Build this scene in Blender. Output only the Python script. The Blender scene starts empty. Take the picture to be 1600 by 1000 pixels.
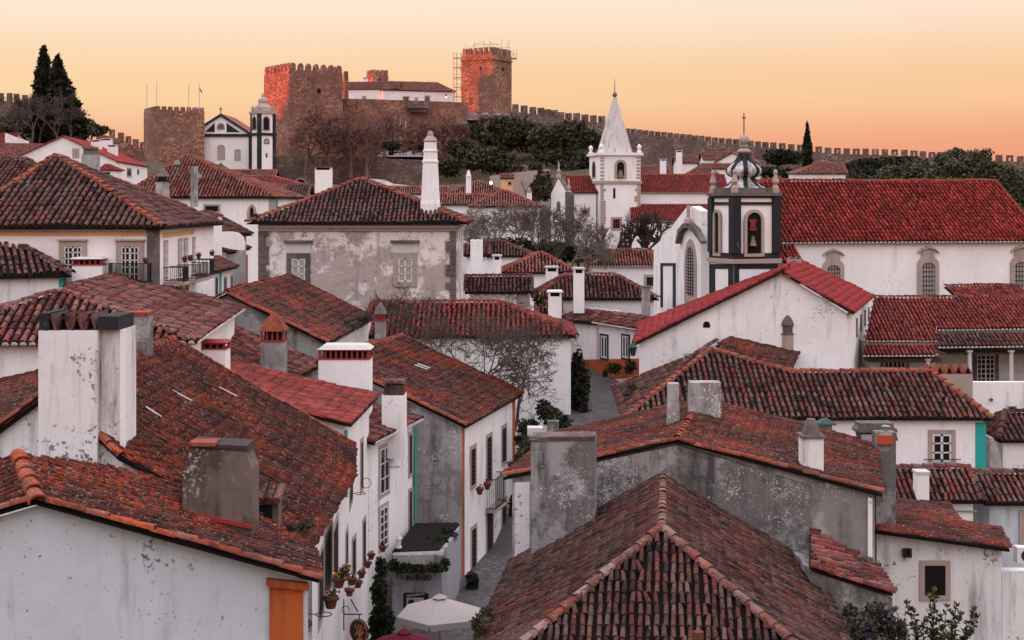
import bpy, bmesh, math, random
import numpy as np
from mathutils import Vector, Matrix, noise as mnoise

random.seed(7); RNG = np.random.default_rng(7)
sc = bpy.context.scene
COL = sc.collection
# ------------------------------------------------------------------ camera
# level camera with a falling lens shift (verticals stay vertical); eye at the origin
FPX, HY = 2200.0, 320.0          # focal length in pixels of the 1600 px wide photo, row of the horizon
cd = bpy.data.cameras.new('camera'); cam = bpy.data.objects.new('camera', cd); COL.objects.link(cam)
cam.location = (0, 0, 0); cam.rotation_euler = (math.radians(90), 0, 0)
cd.sensor_width = 36.0; cd.lens = FPX / 1600 * 36.0
cd.shift_y = -(500 - HY) / 1600.0
cd.clip_start = 0.5; cd.clip_end = 6000
sc.camera = cam
# ------------------------------------------------------------------ sky and sun
SUN_EL = math.radians(1.5)
w = bpy.data.worlds.new('World'); sc.world = w; w.use_nodes = True
nt = w.node_tree; nt.nodes.clear()
def wn(t, **k):
    n = nt.nodes.new(t)
    for a, b in k.items(): setattr(n, a, b)
    return n
def wlink(a, b): nt.links.new(a, b)
wout = wn('ShaderNodeOutputWorld'); bg = wn('ShaderNodeBackground')
tc = wn('ShaderNodeTexCoord'); sep = wn('ShaderNodeSeparateXYZ'); wlink(tc.outputs['Generated'], sep.inputs[0])
# elevation ramp: dusk colours low down, pale mauve light overhead
mz = wn('ShaderNodeMapRange'); mz.inputs['From Min'].default_value = 0.0; mz.inputs['From Max'].default_value = 1.0
wlink(sep.outputs['Z'], mz.inputs['Value'])
ramp = wn('ShaderNodeValToRGB'); ramp.color_ramp.interpolation = 'EASE'
e = ramp.color_ramp.elements
stops = [(0.0, (0.88, 0.33, 0.20)), (0.035, (0.93, 0.41, 0.245)), (0.08, (1.0, 0.64, 0.36)), (0.145, (1.03, 0.83, 0.66)),
         (0.30, (1.40, 1.27, 1.24)), (0.6, (2.04, 1.90, 2.02)), (1.0, (2.20, 2.08, 2.34))]
e[0].position, e[0].color = stops[0][0], stops[0][1] + (1,)
e[1].position, e[1].color = stops[-1][0], stops[-1][1] + (1,)
for p, c in stops[1:-1]:
    x = e.new(p); x.color = c + (1,)
wlink(mz.outputs[0], ramp.inputs[0])
# warmer and yellower towards the sun side (left), pinker away from it
mx = wn('ShaderNodeMapRange'); mx.inputs['From Min'].default_value = -0.45; mx.inputs['From Max'].default_value = 0.45
wlink(sep.outputs['X'], mx.inputs['Value'])
tint = wn('ShaderNodeMix', data_type='RGBA'); wlink(mx.outputs[0], tint.inputs[0])
tint.inputs[6].default_value = (1.03, 1.22, 1.24, 1); tint.inputs[7].default_value = (0.98, 0.86, 0.82, 1)
low = wn('ShaderNodeMapRange'); low.inputs['From Min'].default_value = 0.0; low.inputs['From Max'].default_value = 0.16
low.inputs['To Min'].default_value = 1.0; low.inputs['To Max'].default_value = 0.0
wlink(sep.outputs['Z'], low.inputs['Value'])
tmix = wn('ShaderNodeMix', data_type='RGBA'); wlink(low.outputs[0], tmix.inputs[0])
tmix.inputs[6].default_value = (1, 1, 1, 1); wlink(tint.outputs[2], tmix.inputs[7])
mul = wn('ShaderNodeMix', data_type='RGBA', blend_type='MULTIPLY'); mul.inputs[0].default_value = 1
wlink(ramp.outputs[0], mul.inputs[6]); wlink(tmix.outputs[2], mul.inputs[7])
sky = wn('ShaderNodeTexSky', sky_type='NISHITA', sun_disc=False)
sky.sun_elevation = SUN_EL; sky.sun_rotation = math.radians(-90)
sk = wn('ShaderNodeVectorMath', operation='SCALE'); sk.inputs['Scale'].default_value = 0.12
wlink(sky.outputs[0], sk.inputs[0])
add = wn('ShaderNodeMix', data_type='RGBA', blend_type='MIX'); add.inputs[0].default_value = 0.05
wlink(mul.outputs[2], add.inputs[6]); wlink(sk.outputs[0], add.inputs[7])
wlink(add.outputs[2], bg.inputs[0]); bg.inputs[1].default_value = 2 ** -0.5
wlink(bg.outputs[0], wout.inputs[0])
sl = bpy.data.lights.new('sun', 'SUN'); sun = bpy.data.objects.new('sun', sl); COL.objects.link(sun)
sl.energy = 5.0; sl.angle = math.radians(0.5); sl.color = (1.0, 0.10, 0.01)
sun.location = (-300, 300, 80)
sun.rotation_euler = Vector((1, 0.0, -math.tan(SUN_EL))).to_track_quat('-Z', 'Y').to_euler()
sc.view_settings.view_transform = 'Standard'; sc.view_settings.look = 'None'
sc.view_settings.exposure = 0.5; sc.view_settings.gamma = 1.0
sc.cycles.use_denoising = True
sc.cycles.max_bounces = 6; sc.cycles.diffuse_bounces = 3
# ------------------------------------------------------------------ geometry helpers
def D(px, py, Y): return Vector(((px - 800) / FPX * Y, Y, (HY - py) / FPX * Y))
def ZP(px, py, Z): return D(px, py, FPX * Z / (HY - py))
def PX(v): return 800 + FPX * v[0] / v[1], HY - FPX * v[2] / v[1]
class Pl:
    """a plane given by a point and a unit normal that looks towards the eye"""
    def __init__(s, p, n):
        s.p = Vector(p); s.n = Vector(n).normalized()
        if s.n.dot(-s.p) < 0: s.n = -s.n
        s.u = Vector((-s.n.y, s.n.x, 0))
        if s.u.length < 1e-4: s.u = Vector((1, 0, 0))
        s.u.normalize(); s.v = s.n.cross(s.u)
        if s.v.z < 0: s.v = -s.v
    def at(s, px, py):
        d = D(px, py, 1.0); return d * (s.p.dot(s.n) / d.dot(s.n))
def vplane(a, b):
    a, b = Vector(a), Vector(b); d = b - a; return Pl(a, (-d.y, d.x, 0))
def plane3(a, b, c): return Pl(a, (Vector(b) - Vector(a)).cross(Vector(c) - Vector(a)))

ORG = {}
def root(name, loc, label, cat, group=None, kind=None):
    o = bpy.data.objects.new(name, None); COL.objects.link(o); o.location = loc; o.empty_display_size = 0.3
    ORG[o] = Vector(loc); tag(o, label, cat, group, kind); return o
def tag(o, label=None, cat=None, group=None, kind=None):
    if label: o['label'] = label
    if cat: o['category'] = cat
    if group: o['group'] = group
    if kind: o['kind'] = kind
class MB:
    def __init__(s): s.v = []; s.f = []; s.smooth = False
    def add(s, vs, fs):
        b = len(s.v); s.v += [tuple(x) for x in vs]; s.f += [tuple(b + i for i in q) for q in fs]; return s
    def box(s, c, size, rz=0.0, taper=1.0):
        cx, cy, cz = c; a, b, h = size[0] / 2, size[1] / 2, size[2] / 2; co, si = math.cos(rz), math.sin(rz)
        vs = []
        for z, t in ((-h, 1.0), (h, taper)):
            for x, y in ((-a, -b), (a, -b), (a, b), (-a, b)):
                x *= t; y *= t; vs.append((cx + x * co - y * si, cy + x * si + y * co, cz + z))
        return s.add(vs, [(0, 3, 2, 1), (4, 5, 6, 7), (0, 1, 5, 4), (1, 2, 6, 5), (2, 3, 7, 6), (3, 0, 4, 7)])
    def prism(s, poly, off):
        n = len(poly); p = [Vector(q) for q in poly]; off = Vector(off)
        return s.add(p + [q + off for q in p], [tuple(range(n))[::-1], tuple(range(n, 2 * n))] +
                     [(i, (i + 1) % n, n + (i + 1) % n, n + i) for i in range(n)])
    def tube(s, pts, rads, seg=6, cap=True):
        pts = [Vector(p) for p in pts]; rings = []
        if isinstance(rads, (int, float)): rads = [rads] * len(pts)
        for i, p in enumerate(pts):
            d = (pts[min(i + 1, len(pts) - 1)] - pts[max(i - 1, 0)]).normalized()
            a = d.orthogonal().normalized(); b = d.cross(a)
            rings.append([p + (a * math.cos(t) + b * math.sin(t)) * rads[i] for t in [2 * math.pi * k / seg for k in range(seg)]])
        vs = [q for r in rings for q in r]; fs = []
        for i in range(len(pts) - 1):
            for k in range(seg):
                fs.append((i * seg + k, i * seg + (k + 1) % seg, (i + 1) * seg + (k + 1) % seg, (i + 1) * seg + k))
        if cap: fs += [tuple(range(seg))[::-1], tuple(range((len(pts) - 1) * seg, len(pts) * seg))]
        return s.add(vs, fs)
    def lathe(s, c, prof, seg=12, rz=0.0, sq=False):
        """prof: (radius, z) pairs; sq multiplies the radius so that a 4-gon has that half width"""
        vs = []; fs = []; n = len(prof); k = 1 / math.cos(math.pi / seg) if sq else 1
        for r, z in prof:
            for i in range(seg):
                t = 2 * math.pi * (i + .5) / seg + rz; vs.append((c[0] + r * k * math.cos(t), c[1] + r * k * math.sin(t), c[2] + z))
        for j in range(n - 1):
            for i in range(seg): fs.append((j * seg + i, j * seg + (i + 1) % seg, (j + 1) * seg + (i + 1) % seg, (j + 1) * seg + i))
        fs += [tuple(range(seg))[::-1], tuple(range((n - 1) * seg, n * seg))]
        return s.add(vs, fs)
    def build(s, name, mat, parent=None, smooth=False, loc=None):
        o0 = ORG.get(parent, Vector((0, 0, 0))) if parent else Vector(loc or (0, 0, 0))
        me = bpy.data.meshes.new(name)
        me.from_pydata([(x - o0.x, y - o0.y, z - o0.z) for x, y, z in s.v], [], s.f)
        bm = bmesh.new(); bm.from_mesh(me); bmesh.ops.recalc_face_normals(bm, faces=bm.faces); bm.to_mesh(me); bm.free()
        if smooth: me.polygons.foreach_set('use_smooth', [True] * len(me.polygons))
        me.materials.append(mat)
        o = bpy.data.objects.new(name, me); COL.objects.link(o)
        if parent: o.parent = parent
        else: o.location = o0
        ORG[o] = o0; return o
def npmesh(name, V, Fq, mat, parent=None, smooth=False):
    """V (n,3) array, Fq (m,k) array of equal polygons"""
    o0 = ORG.get(parent, Vector((0, 0, 0))) if parent else Vector((0, 0, 0))
    me = bpy.data.meshes.new(name); m, k = Fq.shape
    me.vertices.add(len(V)); me.vertices.foreach_set('co', (V - np.array(o0)).astype(np.float32).ravel())
    me.loops.add(m * k); me.loops.foreach_set('vertex_index', Fq.astype(np.int32).ravel())
    me.polygons.add(m); me.polygons.foreach_set('loop_start', np.arange(0, m * k, k, dtype=np.int32))
    if smooth: me.polygons.foreach_set('use_smooth', np.ones(m, bool))
    me.update(calc_edges=True); me.materials.append(mat)
    o = bpy.data.objects.new(name, me); COL.objects.link(o)
    if parent: o.parent = parent
    ORG[o] = o0; return o
# ------------------------------------------------------------------ materials
def newmat(name):
    m = bpy.data.materials.new(name); m.use_nodes = True; t = m.node_tree; t.nodes.clear()
    o = t.nodes.new('ShaderNodeOutputMaterial'); b = t.nodes.new('ShaderNodeBsdfPrincipled')
    t.links.new(b.outputs[0], o.inputs[0]); b.inputs['Specular IOR Level'].default_value = 0.25
    return m, t, b
class NG:
    def __init__(s, t):
        s.t = t; s.geo = t.nodes.new('ShaderNodeNewGeometry'); s.pos = s.geo.outputs['Position']
    def n(s, ty, **k):
        x = s.t.nodes.new(ty)
        for a, b in k.items(): setattr(x, a, b)
        return x
    def l(s, a, b): s.t.links.new(a, b)
    def noise(s, scale, detail=4, rough=.55, stretch=None, off=0.0):
        mp = s.n('ShaderNodeMapping'); s.l(s.pos, mp.inputs[0])
        mp.inputs['Location'].default_value = (off, off * 1.7, off * .6)
        if stretch: mp.inputs['Scale'].default_value = stretch
        x = s.n('ShaderNodeTexNoise'); x.inputs['Scale'].default_value = scale; x.inputs['Detail'].default_value = detail
        x.inputs['Roughness'].default_value = rough; s.l(mp.outputs[0], x.inputs['Vector']); return x.outputs['Fac']
    def step(s, v, a, b, lo=0.0, hi=1.0):
        x = s.n('ShaderNodeMapRange'); x.interpolation_type = 'SMOOTHSTEP'; s.l(v, x.inputs['Value'])
        x.inputs['From Min'].default_value = a; x.inputs['From Max'].default_value = b
        x.inputs['To Min'].default_value = lo; x.inputs['To Max'].default_value = hi; return x.outputs[0]
    def math(s, op, a, b):
        x = s.n('ShaderNodeMath', operation=op)
        for i, q in enumerate((a, b)):
            if isinstance(q, (int, float)): x.inputs[i].default_value = q
            else: s.l(q, x.inputs[i])
        return x.outputs[0]
    def mix(s, f, a, b, mode='MIX'):
        x = s.n('ShaderNodeMix', data_type='RGBA', blend_type=mode)
        for i, q in ((0, f), (6, a), (7, b)):
            if isinstance(q, (int, float)): x.inputs[i].default_value = q
            elif isinstance(q, tuple): x.inputs[i].default_value = q + (1,)
            else: s.l(q, x.inputs[i])
        return x.outputs[2]
    def ramp(s, v, stops, mode='LINEAR'):
        x = s.n('ShaderNodeValToRGB'); r = x.color_ramp; r.interpolation = mode
        r.elements[0].position, r.elements[0].color = stops[0][0], stops[0][1] + (1,)
        r.elements[1].position, r.elements[1].color = stops[-1][0], stops[-1][1] + (1,)
        for p, c in stops[1:-1]: q = r.elements.new(p); q.color = c + (1,)
        s.l(v, x.inputs[0]); return x.outputs[0]
    def bump(s, b, v, dist, strength=.6):
        x = s.n('ShaderNodeBump'); x.inputs['Distance'].default_value = dist; x.inputs['Strength'].default_value = strength
        s.l(v, x.inputs['Height']); s.l(x.outputs[0], b.inputs['Normal'])
def flat(name, col, rough=.7, metal=0.0, var=.12, scale=3.0):
    m, t, b = newmat(name); g = NG(t)
    c = g.mix(g.noise(scale, 3), tuple(x * (1 - var) for x in col), tuple(min(1, x * (1 + var)) for x in col))
    g.l(c, b.inputs['Base Color']); b.inputs['Roughness'].default_value = rough; b.inputs['Metallic'].default_value = metal; return m
def plaster(name, col, stain=.3, stcol=(.30, .28, .29), speck=.2, spcol=(.16, .13, .13), seed=0.0, big=.4, patch=None, sps=7.0):
    """lime plaster: uneven wash, streaks that run down, flaked dark specks; patch adds broad discoloured areas"""
    m, t, b = newmat(name); g = NG(t)
    n1 = g.noise(big, 5, .6, off=seed)
    c = g.mix(g.step(n1, .35, .7), tuple(x * .90 for x in col), col)
    if patch:
        pc, pa = patch
        n0 = g.noise(.55, 9, .68, off=seed + 3)
        c = g.mix(g.math('MULTIPLY', g.step(n0, .52 - .05 * pa, .575 - .04 * pa), .85 * min(1, pa + .3)), c, pc)
        n4 = g.noise(2.2, 8, .7, off=seed + 8)
        c = g.mix(g.math('MULTIPLY', g.step(n4, .52, .62), .6 * pa), c, tuple(x * .55 for x in pc))
    n2 = g.noise(1.3, 6, .65, stretch=(1.6, 1.6, .22), off=seed + 1)
    c = g.mix(g.math('MULTIPLY', g.step(n2, .60 - .16 * stain, .74), min(1, stain * 1.6)), c, stcol)
    n3 = g.math('ADD', g.noise(sps, 6, .72, off=seed + 5), g.noise(.45, 5, .62, off=seed + 7))
    c = g.mix(g.math('MULTIPLY', g.step(n3, 1.235 - .085 * speck, 1.265 - .07 * speck), min(1, speck * 1.4)), c, spcol)
    n7 = g.noise(5.0, 7, .74, off=seed + 21); c = g.mix(g.math('MULTIPLY', g.step(n7, .645 - .02 * speck, .665 - .02 * speck), min(.8, speck * .8)), c, spcol)
    n5 = g.noise(2.6, 7, .7, off=seed + 11)
    c = g.mix(g.math('MULTIPLY', g.step(n5, .47, .62), .10 + .12 * stain), c, tuple(x * .72 for x in col))
    n6 = g.noise(2.2, 5, .6, stretch=(2.2, 2.2, .10), off=seed + 15)
    c = g.mix(g.math('MULTIPLY', g.step(n6, .55, .72), .05 + .42 * stain), c, tuple(.45 * (x + y) for x, y in zip(stcol, col)))
    g.l(c, b.inputs['Base Color']); b.inputs['Roughness'].default_value = .93
    g.bump(b, g.noise(5.0, 6, .6), .03, .35); return m
def tilemat(name, cols, lich=(.42, .08, .02), la=.3, white=.25, dark=.3, seed=0.0, fine=9.0):
    m, t, b = newmat(name); g = NG(t)
    oi = g.n('ShaderNodeObjectInfo')
    r = g.math('FRACT', g.math('ADD', g.geo.outputs['Random Per Island'], oi.outputs['Random']), 0)
    r = g.math('FRACT', g.math('ADD', g.math('MULTIPLY', r, .62), g.math('MULTIPLY', g.noise(.5, 4, .6, off=seed + 17), .9)), 0)
    k = len(cols); c = g.ramp(r, [(i / (k - 1), q) for i, q in enumerate(cols)])
    nL = g.noise(.9, 6, .65, off=seed + 6); c = g.mix(g.math('MULTIPLY', g.step(nL, .44, .58), min(.9, .30 + .6 * dark)), c, g.mix(.62, c, (.012, .009, .009)))
    nA = g.noise(.55, 4, .6, off=seed); nB = g.noise(fine, 6, .7, off=seed + 2)
    c = g.mix(g.math('MULTIPLY', g.step(g.noise(fine * .6, 5, .7, off=seed + 9), .48, .62), dark), c, (.022, .018, .018))
    m1 = g.math('MULTIPLY', g.step(nA, .66 - .40 * la, .76 - .18 * la), g.step(nB, .44, .60))
    c = g.mix(g.math('MULTIPLY', m1, min(1.0, .55 + .5 * la)), c, lich)
    nM = g.noise(.8, 5, .65, off=seed + 12); c = g.mix(g.math('MULTIPLY', g.math('MULTIPLY', g.step(nM, .56, .63), g.step(nB, .42, .58)), .8 * max(0, la - .35) * 2), c, (.085, .066, .018))
    nC = g.noise(fine * 1.7, 4, .7, off=seed + 4)
    c = g.mix(g.math('MULTIPLY', g.step(nC, .575, .64), white), c, (.34, .28, .26))
    g.l(c, b.inputs['Base Color']); b.inputs['Roughness'].default_value = .95
    g.bump(b, g.noise(22.0, 5, .7), .02, .5); return m
def stonemat(name, c0, c1, c2, sc_=(1.6, 1.6, 3.0), seed=0.0):
    m, t, b = newmat(name); g = NG(t)
    mp = g.n('ShaderNodeMapping'); g.l(g.pos, mp.inputs[0]); mp.inputs['Scale'].default_value = sc_
    vo = g.n('ShaderNodeTexVoronoi'); g.l(mp.outputs[0], vo.inputs['Vector']); vo.inputs['Scale'].default_value = 1.0
    sepc = g.n('ShaderNodeSeparateColor'); g.l(vo.outputs['Color'], sepc.inputs[0])
    c = g.ramp(sepc.outputs[0], [(0, c0), (.5, c1), (1, c2)])
    c = g.mix(g.step(g.noise(.25, 6, .65, off=seed), .38, .66), c, tuple(x * .62 for x in c1))
    c = g.mix(g.math('MULTIPLY', g.step(g.noise(.7, 5, .6, stretch=(1, 1, .25), off=seed + 4), .55, .72), .55), c, tuple(x * .4 for x in c0))
    ve = g.n('ShaderNodeTexVoronoi', feature='DISTANCE_TO_EDGE'); g.l(mp.outputs[0], ve.inputs['Vector']); ve.inputs['Scale'].default_value = 1.0
    c = g.mix(g.step(ve.outputs['Distance'], .0, .09, .55, 0.), c, tuple(x * .5 for x in c0))
    g.l(c, b.inputs['Base Color']); b.inputs['Roughness'].default_value = .95
    g.bump(b, g.math('ADD', g.step(ve.outputs['Distance'], 0, .15), g.noise(3, 5)), .12, .7); return m
M = {}
M['white'] = plaster('limewash_clean', (.87, .83, .84), .22, seed=1)
M['white2'] = plaster('limewash_streaked', (.85, .82, .83), .45, speck=.45, seed=14)
M['white3'] = plaster('limewash_old', (.76, .75, .77), .6, speck=1.0, seed=27)
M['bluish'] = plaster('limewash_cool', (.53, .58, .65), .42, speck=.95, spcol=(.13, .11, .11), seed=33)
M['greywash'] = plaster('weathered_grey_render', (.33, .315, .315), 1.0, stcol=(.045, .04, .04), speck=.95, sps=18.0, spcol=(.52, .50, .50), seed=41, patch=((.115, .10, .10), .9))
M['greywash2'] = plaster('pale_grey_render', (.40, .375, .38), .75, stcol=(.10, .09, .09), speck=.9, sps=14.0, spcol=(.68, .66, .66), seed=55, patch=((.20, .18, .18), .6))
M['brownwash'] = plaster('brown_weathered_render', (.095, .066, .055), .9, stcol=(.025, .02, .02), speck=.8, sps=12.0, spcol=(.36, .32, .30), seed=63, patch=((.17, .13, .115), .6))
M['blotched'] = plaster('blotched_flaking_plaster', (.80, .75, .74), .5, stcol=(.22, .19, .18), speck=.9, sps=10.0, spcol=(.26, .18, .165), seed=71, patch=((.36, .285, .27), .9))
M['ochre'] = plaster('ochre_paint', (.42, .10, .028), 1.0, stcol=(.13, .038, .018), speck=1.0, spcol=(.16, .06, .03), seed=80)
M['peach'] = plaster('peach_band_paint', (.74, .42, .22), .15, speck=.0, seed=82)
M['teal'] = plaster('teal_paint', (.03, .36, .33), .2, stcol=(.05, .25, .24), speck=.15, seed=84)
M['blacktrim'] = plaster('black_painted_stone', (.022, .024, .028), .3, stcol=(.10, .10, .10), speck=.5, spcol=(.2, .2, .2), seed=86)
M['limestone'] = plaster('limestone', (.40, .31, .28), .4, stcol=(.2, .16, .14), speck=.3, seed=88)
M['limestone_dark'] = plaster('blackened_limestone', (.16, .135, .125), .6, stcol=(.05, .045, .045), speck=.5, spcol=(.3, .27, .25), seed=90, patch=((.09, .08, .08), .7))
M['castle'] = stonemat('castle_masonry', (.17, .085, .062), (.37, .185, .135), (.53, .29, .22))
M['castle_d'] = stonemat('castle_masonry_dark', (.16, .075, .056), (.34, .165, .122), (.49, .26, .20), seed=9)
M['wallstone'] = stonemat('town_wall_masonry', (.12, .08, .07), (.23, .155, .135), (.36, .26, .23), seed=5)
M['old'] = tilemat('old_dark_tile', [(.018, .010, .010), (.045, .019, .017), (.085, .038, .033), (.125, .07, .065), (.13, .028, .021)], la=.22, white=.35, seed=3)
M['old2'] = tilemat('old_mauve_tile', [(.018, .010, .009), (.05, .022, .019), (.092, .046, .04), (.14, .084, .076), (.145, .03, .022), (.07, .027, .022)], la=.2, white=.35, seed=13)
M['fore'] = tilemat('blackened_barrel_tile', [(.013, .008, .007), (.038, .018, .015), (.075, .037, .031), (.12, .07, .061), (.11, .024, .018), (.05, .022, .018)], lich=(.30, .05, .014), la=.2, white=.3, dark=.5, seed=19)
M['mossy'] = tilemat('lichen_crusted_tile', [(.017, .008, .007), (.05, .014, .011), (.09, .038, .031), (.10, .018, .012), (.036, .011, .009)], lich=(.33, .042, .008), la=.56, white=.5, dark=.62, seed=23)
M['orange'] = tilemat('orange_lichen_tile', [(.13, .03, .02), (.23, .05, .028), (.22, .09, .07)], lich=(.46, .075, .014), la=.75, white=.3, dark=.4, seed=31)
M['ridgeold'] = tilemat('ridge_tile_grey_orange', [(.10, .05, .045), (.20, .12, .11), (.16, .05, .035), (.26, .19, .18)], lich=(.36, .075, .022), la=.5, white=.5, dark=.4, seed=37)
M['red'] = tilemat('red_clay_tile', [(.20, .028, .024), (.27, .04, .032), (.28, .06, .05), (.14, .026, .022)], la=.12, white=.12, dark=.25, seed=43)
M['redold'] = tilemat('faded_red_tile', [(.07, .017, .015), (.16, .027, .022), (.22, .046, .038), (.23, .105, .092), (.04, .016, .016), (.19, .034, .027)], la=.18, white=.35, dark=.35, seed=53)
M['rednew'] = tilemat('bright_red_tile', [(.27, .03, .032), (.31, .04, .04), (.26, .03, .03)], la=0, white=.03, dark=.1, seed=63)
M['church'] = tilemat('church_red_tile', [(.15, .016, .013), (.28, .026, .019), (.36, .046, .034), (.12, .018, .015), (.31, .03, .022)], la=.15, white=.10, dark=.02, seed=73)
M['brownred'] = tilemat('brown_red_tile', [(.08, .025, .022), (.17, .04, .03), (.23, .07, .055), (.27, .15, .13)], lich=(.38, .065, .02), la=.45, white=.22, dark=.3, seed=83)
M['pan'] = flat('shaded_tile_channel', (.008, .005, .005), .95, var=.3, scale=6)  # sheet under the tiles; shade of the troughs is put into its near-black
M['panred'] = flat('shaded_red_channel', (.018, .006, .006), .95, var=.25, scale=6)  # same sheet for red roofs, trough shade again in the colour
M['mortar'] = flat('pale_mortar', (.55, .49, .47), .95, var=.2)
M['glass'] = flat('dark_glass', (.012, .012, .015), .12)
M['hole'] = flat('dark_interior', (.006, .006, .007), .9)
M['sash'] = flat('white_sash_paint', (.62, .60, .60), .6)
M['curtain'] = flat('lace_curtain', (.34, .31, .30), .9)
M['darkred'] = flat('dark_red_paint', (.20, .022, .024), .75)
M['redpaint'] = flat('red_oxide_paint', (.26, .03, .035), .8)
M['iron'] = flat('black_iron', (.012, .012, .013), .5)
M['greeniron'] = flat('green_lamp_iron', (.02, .05, .045), .5)
M['wood'] = flat('dark_wood', (.06, .035, .025), .8)
M['door'] = flat('dark_door_paint', (.03, .018, .016), .7)
M['steel'] = flat('scaffold_steel', (.40, .34, .28), .5, .3)
M['plank'] = flat('scaffold_plank', (.55, .36, .15), .8)
M['palebark'] = flat('pale_bark', (.15, .118, .102), .95, var=.3)
M['shadewash'] = plaster('alley_shaded_limewash', (.34, .34, .37), .7, stcol=(.12, .11, .11), speck=.9, seed=97)  # stained annex limewash, its base greyed to stand in for the alley's shade
M['chimwash'] = plaster('sooted_limewash', (.78, .76, .78), .75, stcol=(.20, .19, .19), speck=.75, seed=101)
M['bark'] = flat('bark', (.085, .062, .052), .95, var=.3)
M['barkdark'] = flat('dark_bark', (.045, .034, .03), .95, var=.3)
M['barkred'] = flat('russet_twigs', (.19, .10, .082), .95, var=.3)
M['terracotta'] = flat('terracotta', (.12, .035, .026), .85)
M['pole'] = flat('pale_pole', (.45, .40, .38), .5)
M['bronze'] = flat('bell_bronze', (.16, .11, .06), .4, .7)
M['parasol'] = flat('cream_canvas', (.44, .40, .38), .85, var=.05)
M['parasol2'] = flat('wine_canvas', (.13, .008, .025), .85, var=.05)
M['pigment'] = flat('sign_orange', (.52, .17, .06), .7)
M['zinc'] = flat('zinc', (.20, .24, .24), .5, .3)
M['rust'] = flat('rusty_sheet', (.40, .07, .03), .7, var=.4, scale=12)
M['domewash'] = plaster('grimy_dome_plaster', (.66, .63, .63), .9, stcol=(.07, .07, .07), speck=1.2, spcol=(.05, .05, .05), seed=111, patch=((.20, .19, .19), .6))
M['spirestone'] = plaster('grey_spire_plaster', (.56, .52, .51), .6, stcol=(.22, .20, .20), speck=.6, seed=93)
M['blackmoss'] = flat('black_moss', (.009, .008, .006), 1.0, var=.5, scale=6)  # black moss, lowered further so the colour carries the alley's darkness
M['stucco'] = flat('pale_cap_cement', (.52, .49, .48), .95, var=.25, scale=5)
def leafmat(name, c0, c1, c2):
    m, t, b = newmat(name); g = NG(t)
    c = g.ramp(g.geo.outputs['Random Per Island'], [(0, c0), (.6, c1), (1, c2)])
    g.l(g.mix(g.step(g.noise(.5, 4), .35, .65), c, tuple(x * .55 for x in c1)), b.inputs['Base Color'])
    b.inputs['Roughness'].default_value = .8; return m
M['leaf'] = leafmat('evergreen_leaves', (.022, .024, .012), (.05, .05, .022), (.11, .095, .045))
M['cypress'] = leafmat('cypress_foliage', (.010, .013, .008), (.020, .022, .012), (.04, .036, .018))
M['olive'] = leafmat('olive_leaves', (.05, .05, .032), (.10, .092, .06), (.17, .15, .105))
M['ivy'] = leafmat('ivy_leaves', (.012, .016, .008), (.022, .028, .012), (.05, .05, .02))
M['laurel'] = leafmat('laurel_leaves', (.018, .03, .016), (.035, .05, .022), (.13, .12, .03))
M['shrub'] = leafmat('shrub_leaves', (.03, .035, .02), (.055, .06, .03), (.09, .085, .045))
M['purple'] = flat('purple_petals', (.13, .03, .17), .8)
M['yellow'] = flat('yellow_petals', (.6, .36, .03), .8)
M['redflower'] = flat('red_petals', (.3, .015, .03), .8)
# ------------------------------------------------------------------ terrain
TP = np.array([(0,0,-16),(0,-80,-16),(-40,10,-14),(40,10,-15),(-3,30,-15.8),(-2,46,-15.4),(0,55,-14.6),(3,65,-13),(5,72,-12),(5,90,-11.2),
 (-20,50,-10.5),(-40,60,-8),(20,40,-14),(20,60,-13),(34,60,-12.5),(30,80,-10.5),(15,82,-11),(0,120,-9),(-30,110,-6),(40,130,-8),(20,190,-6),(-60,200,1),
 (60,220,-2),(0,260,0),(-30,250,0),(-50,312,3),(-20,312,3),(-40,335,11.3),(-10,335,12),(10,330,12),(-20,365,14),(-65,350,12),(-100,285,10),(-130,300,13),(-82,300,9),
 (20,310,8),(50,290,4),(95,268,0),(140,270,-1),(-50,470,-10),(60,390,0),(110,340,-8),(160,420,-20),(-160,460,-10),(0,700,-40),(-300,300,0),(-250,600,-20),(300,300,-15),(300,700,-40),(250,60,-20),(-250,60,-12)], float)
def terr(x, y):
    d2 = (TP[:, 0] - x) ** 2 + (TP[:, 1] - y) ** 2 + 4.0
    wgt = d2 ** -1.7; z = float((wgt * TP[:, 2]).sum() / wgt.sum())
    # hill added unseen at left, its crest shaped for the shade: it hides the low sun from the roofs but not from the castle towers
    t = min(1, max(0, (-x - 260) / 190)); t = t * t * (3 - 2 * t)
    up = min(1, max(0, (y - 318) / 8.0)); crest = 58 * (1 - up) + RIDGE * up
    far = min(1, max(0, (900 - y) / 300))
    return z * (1 - t) + t * crest * far if x < -260 else z
RIDGE = 31.0
xs = np.concatenate([np.arange(-1000, -200, 50), np.arange(-200, 160, 6), np.arange(160, 1001, 60)])
ys = np.concatenate([np.arange(-120, 0, 30), np.arange(0, 310, 6), np.arange(310, 340, 3), np.arange(340, 460, 12), np.arange(460, 1500, 80)])
TV = np.array([(x, y, terr(x, y) + .25 * mnoise.noise((x * .15, y * .15, 0))) for y in ys for x in xs]); nx = len(xs)
TF = np.array([(j * nx + i, j * nx + i + 1, (j + 1) * nx + i + 1, (j + 1) * nx + i) for j in range(len(ys) - 1) for i in range(nx - 1)])
mg, tg, bgd = newmat('hill_grass_and_earth'); gg = NG(tg)
cg = gg.ramp(gg.noise(.35, 8, .65), [(.3, (.035, .032, .018)), (.5, (.07, .052, .032)), (.68, (.14, .10, .072))])
gg.l(gg.mix(gg.step(gg.noise(2.5, 6), .5, .65), cg, (.05, .045, .03)), bgd.inputs['Base Color']); bgd.inputs['Roughness'].default_value = 1
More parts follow.
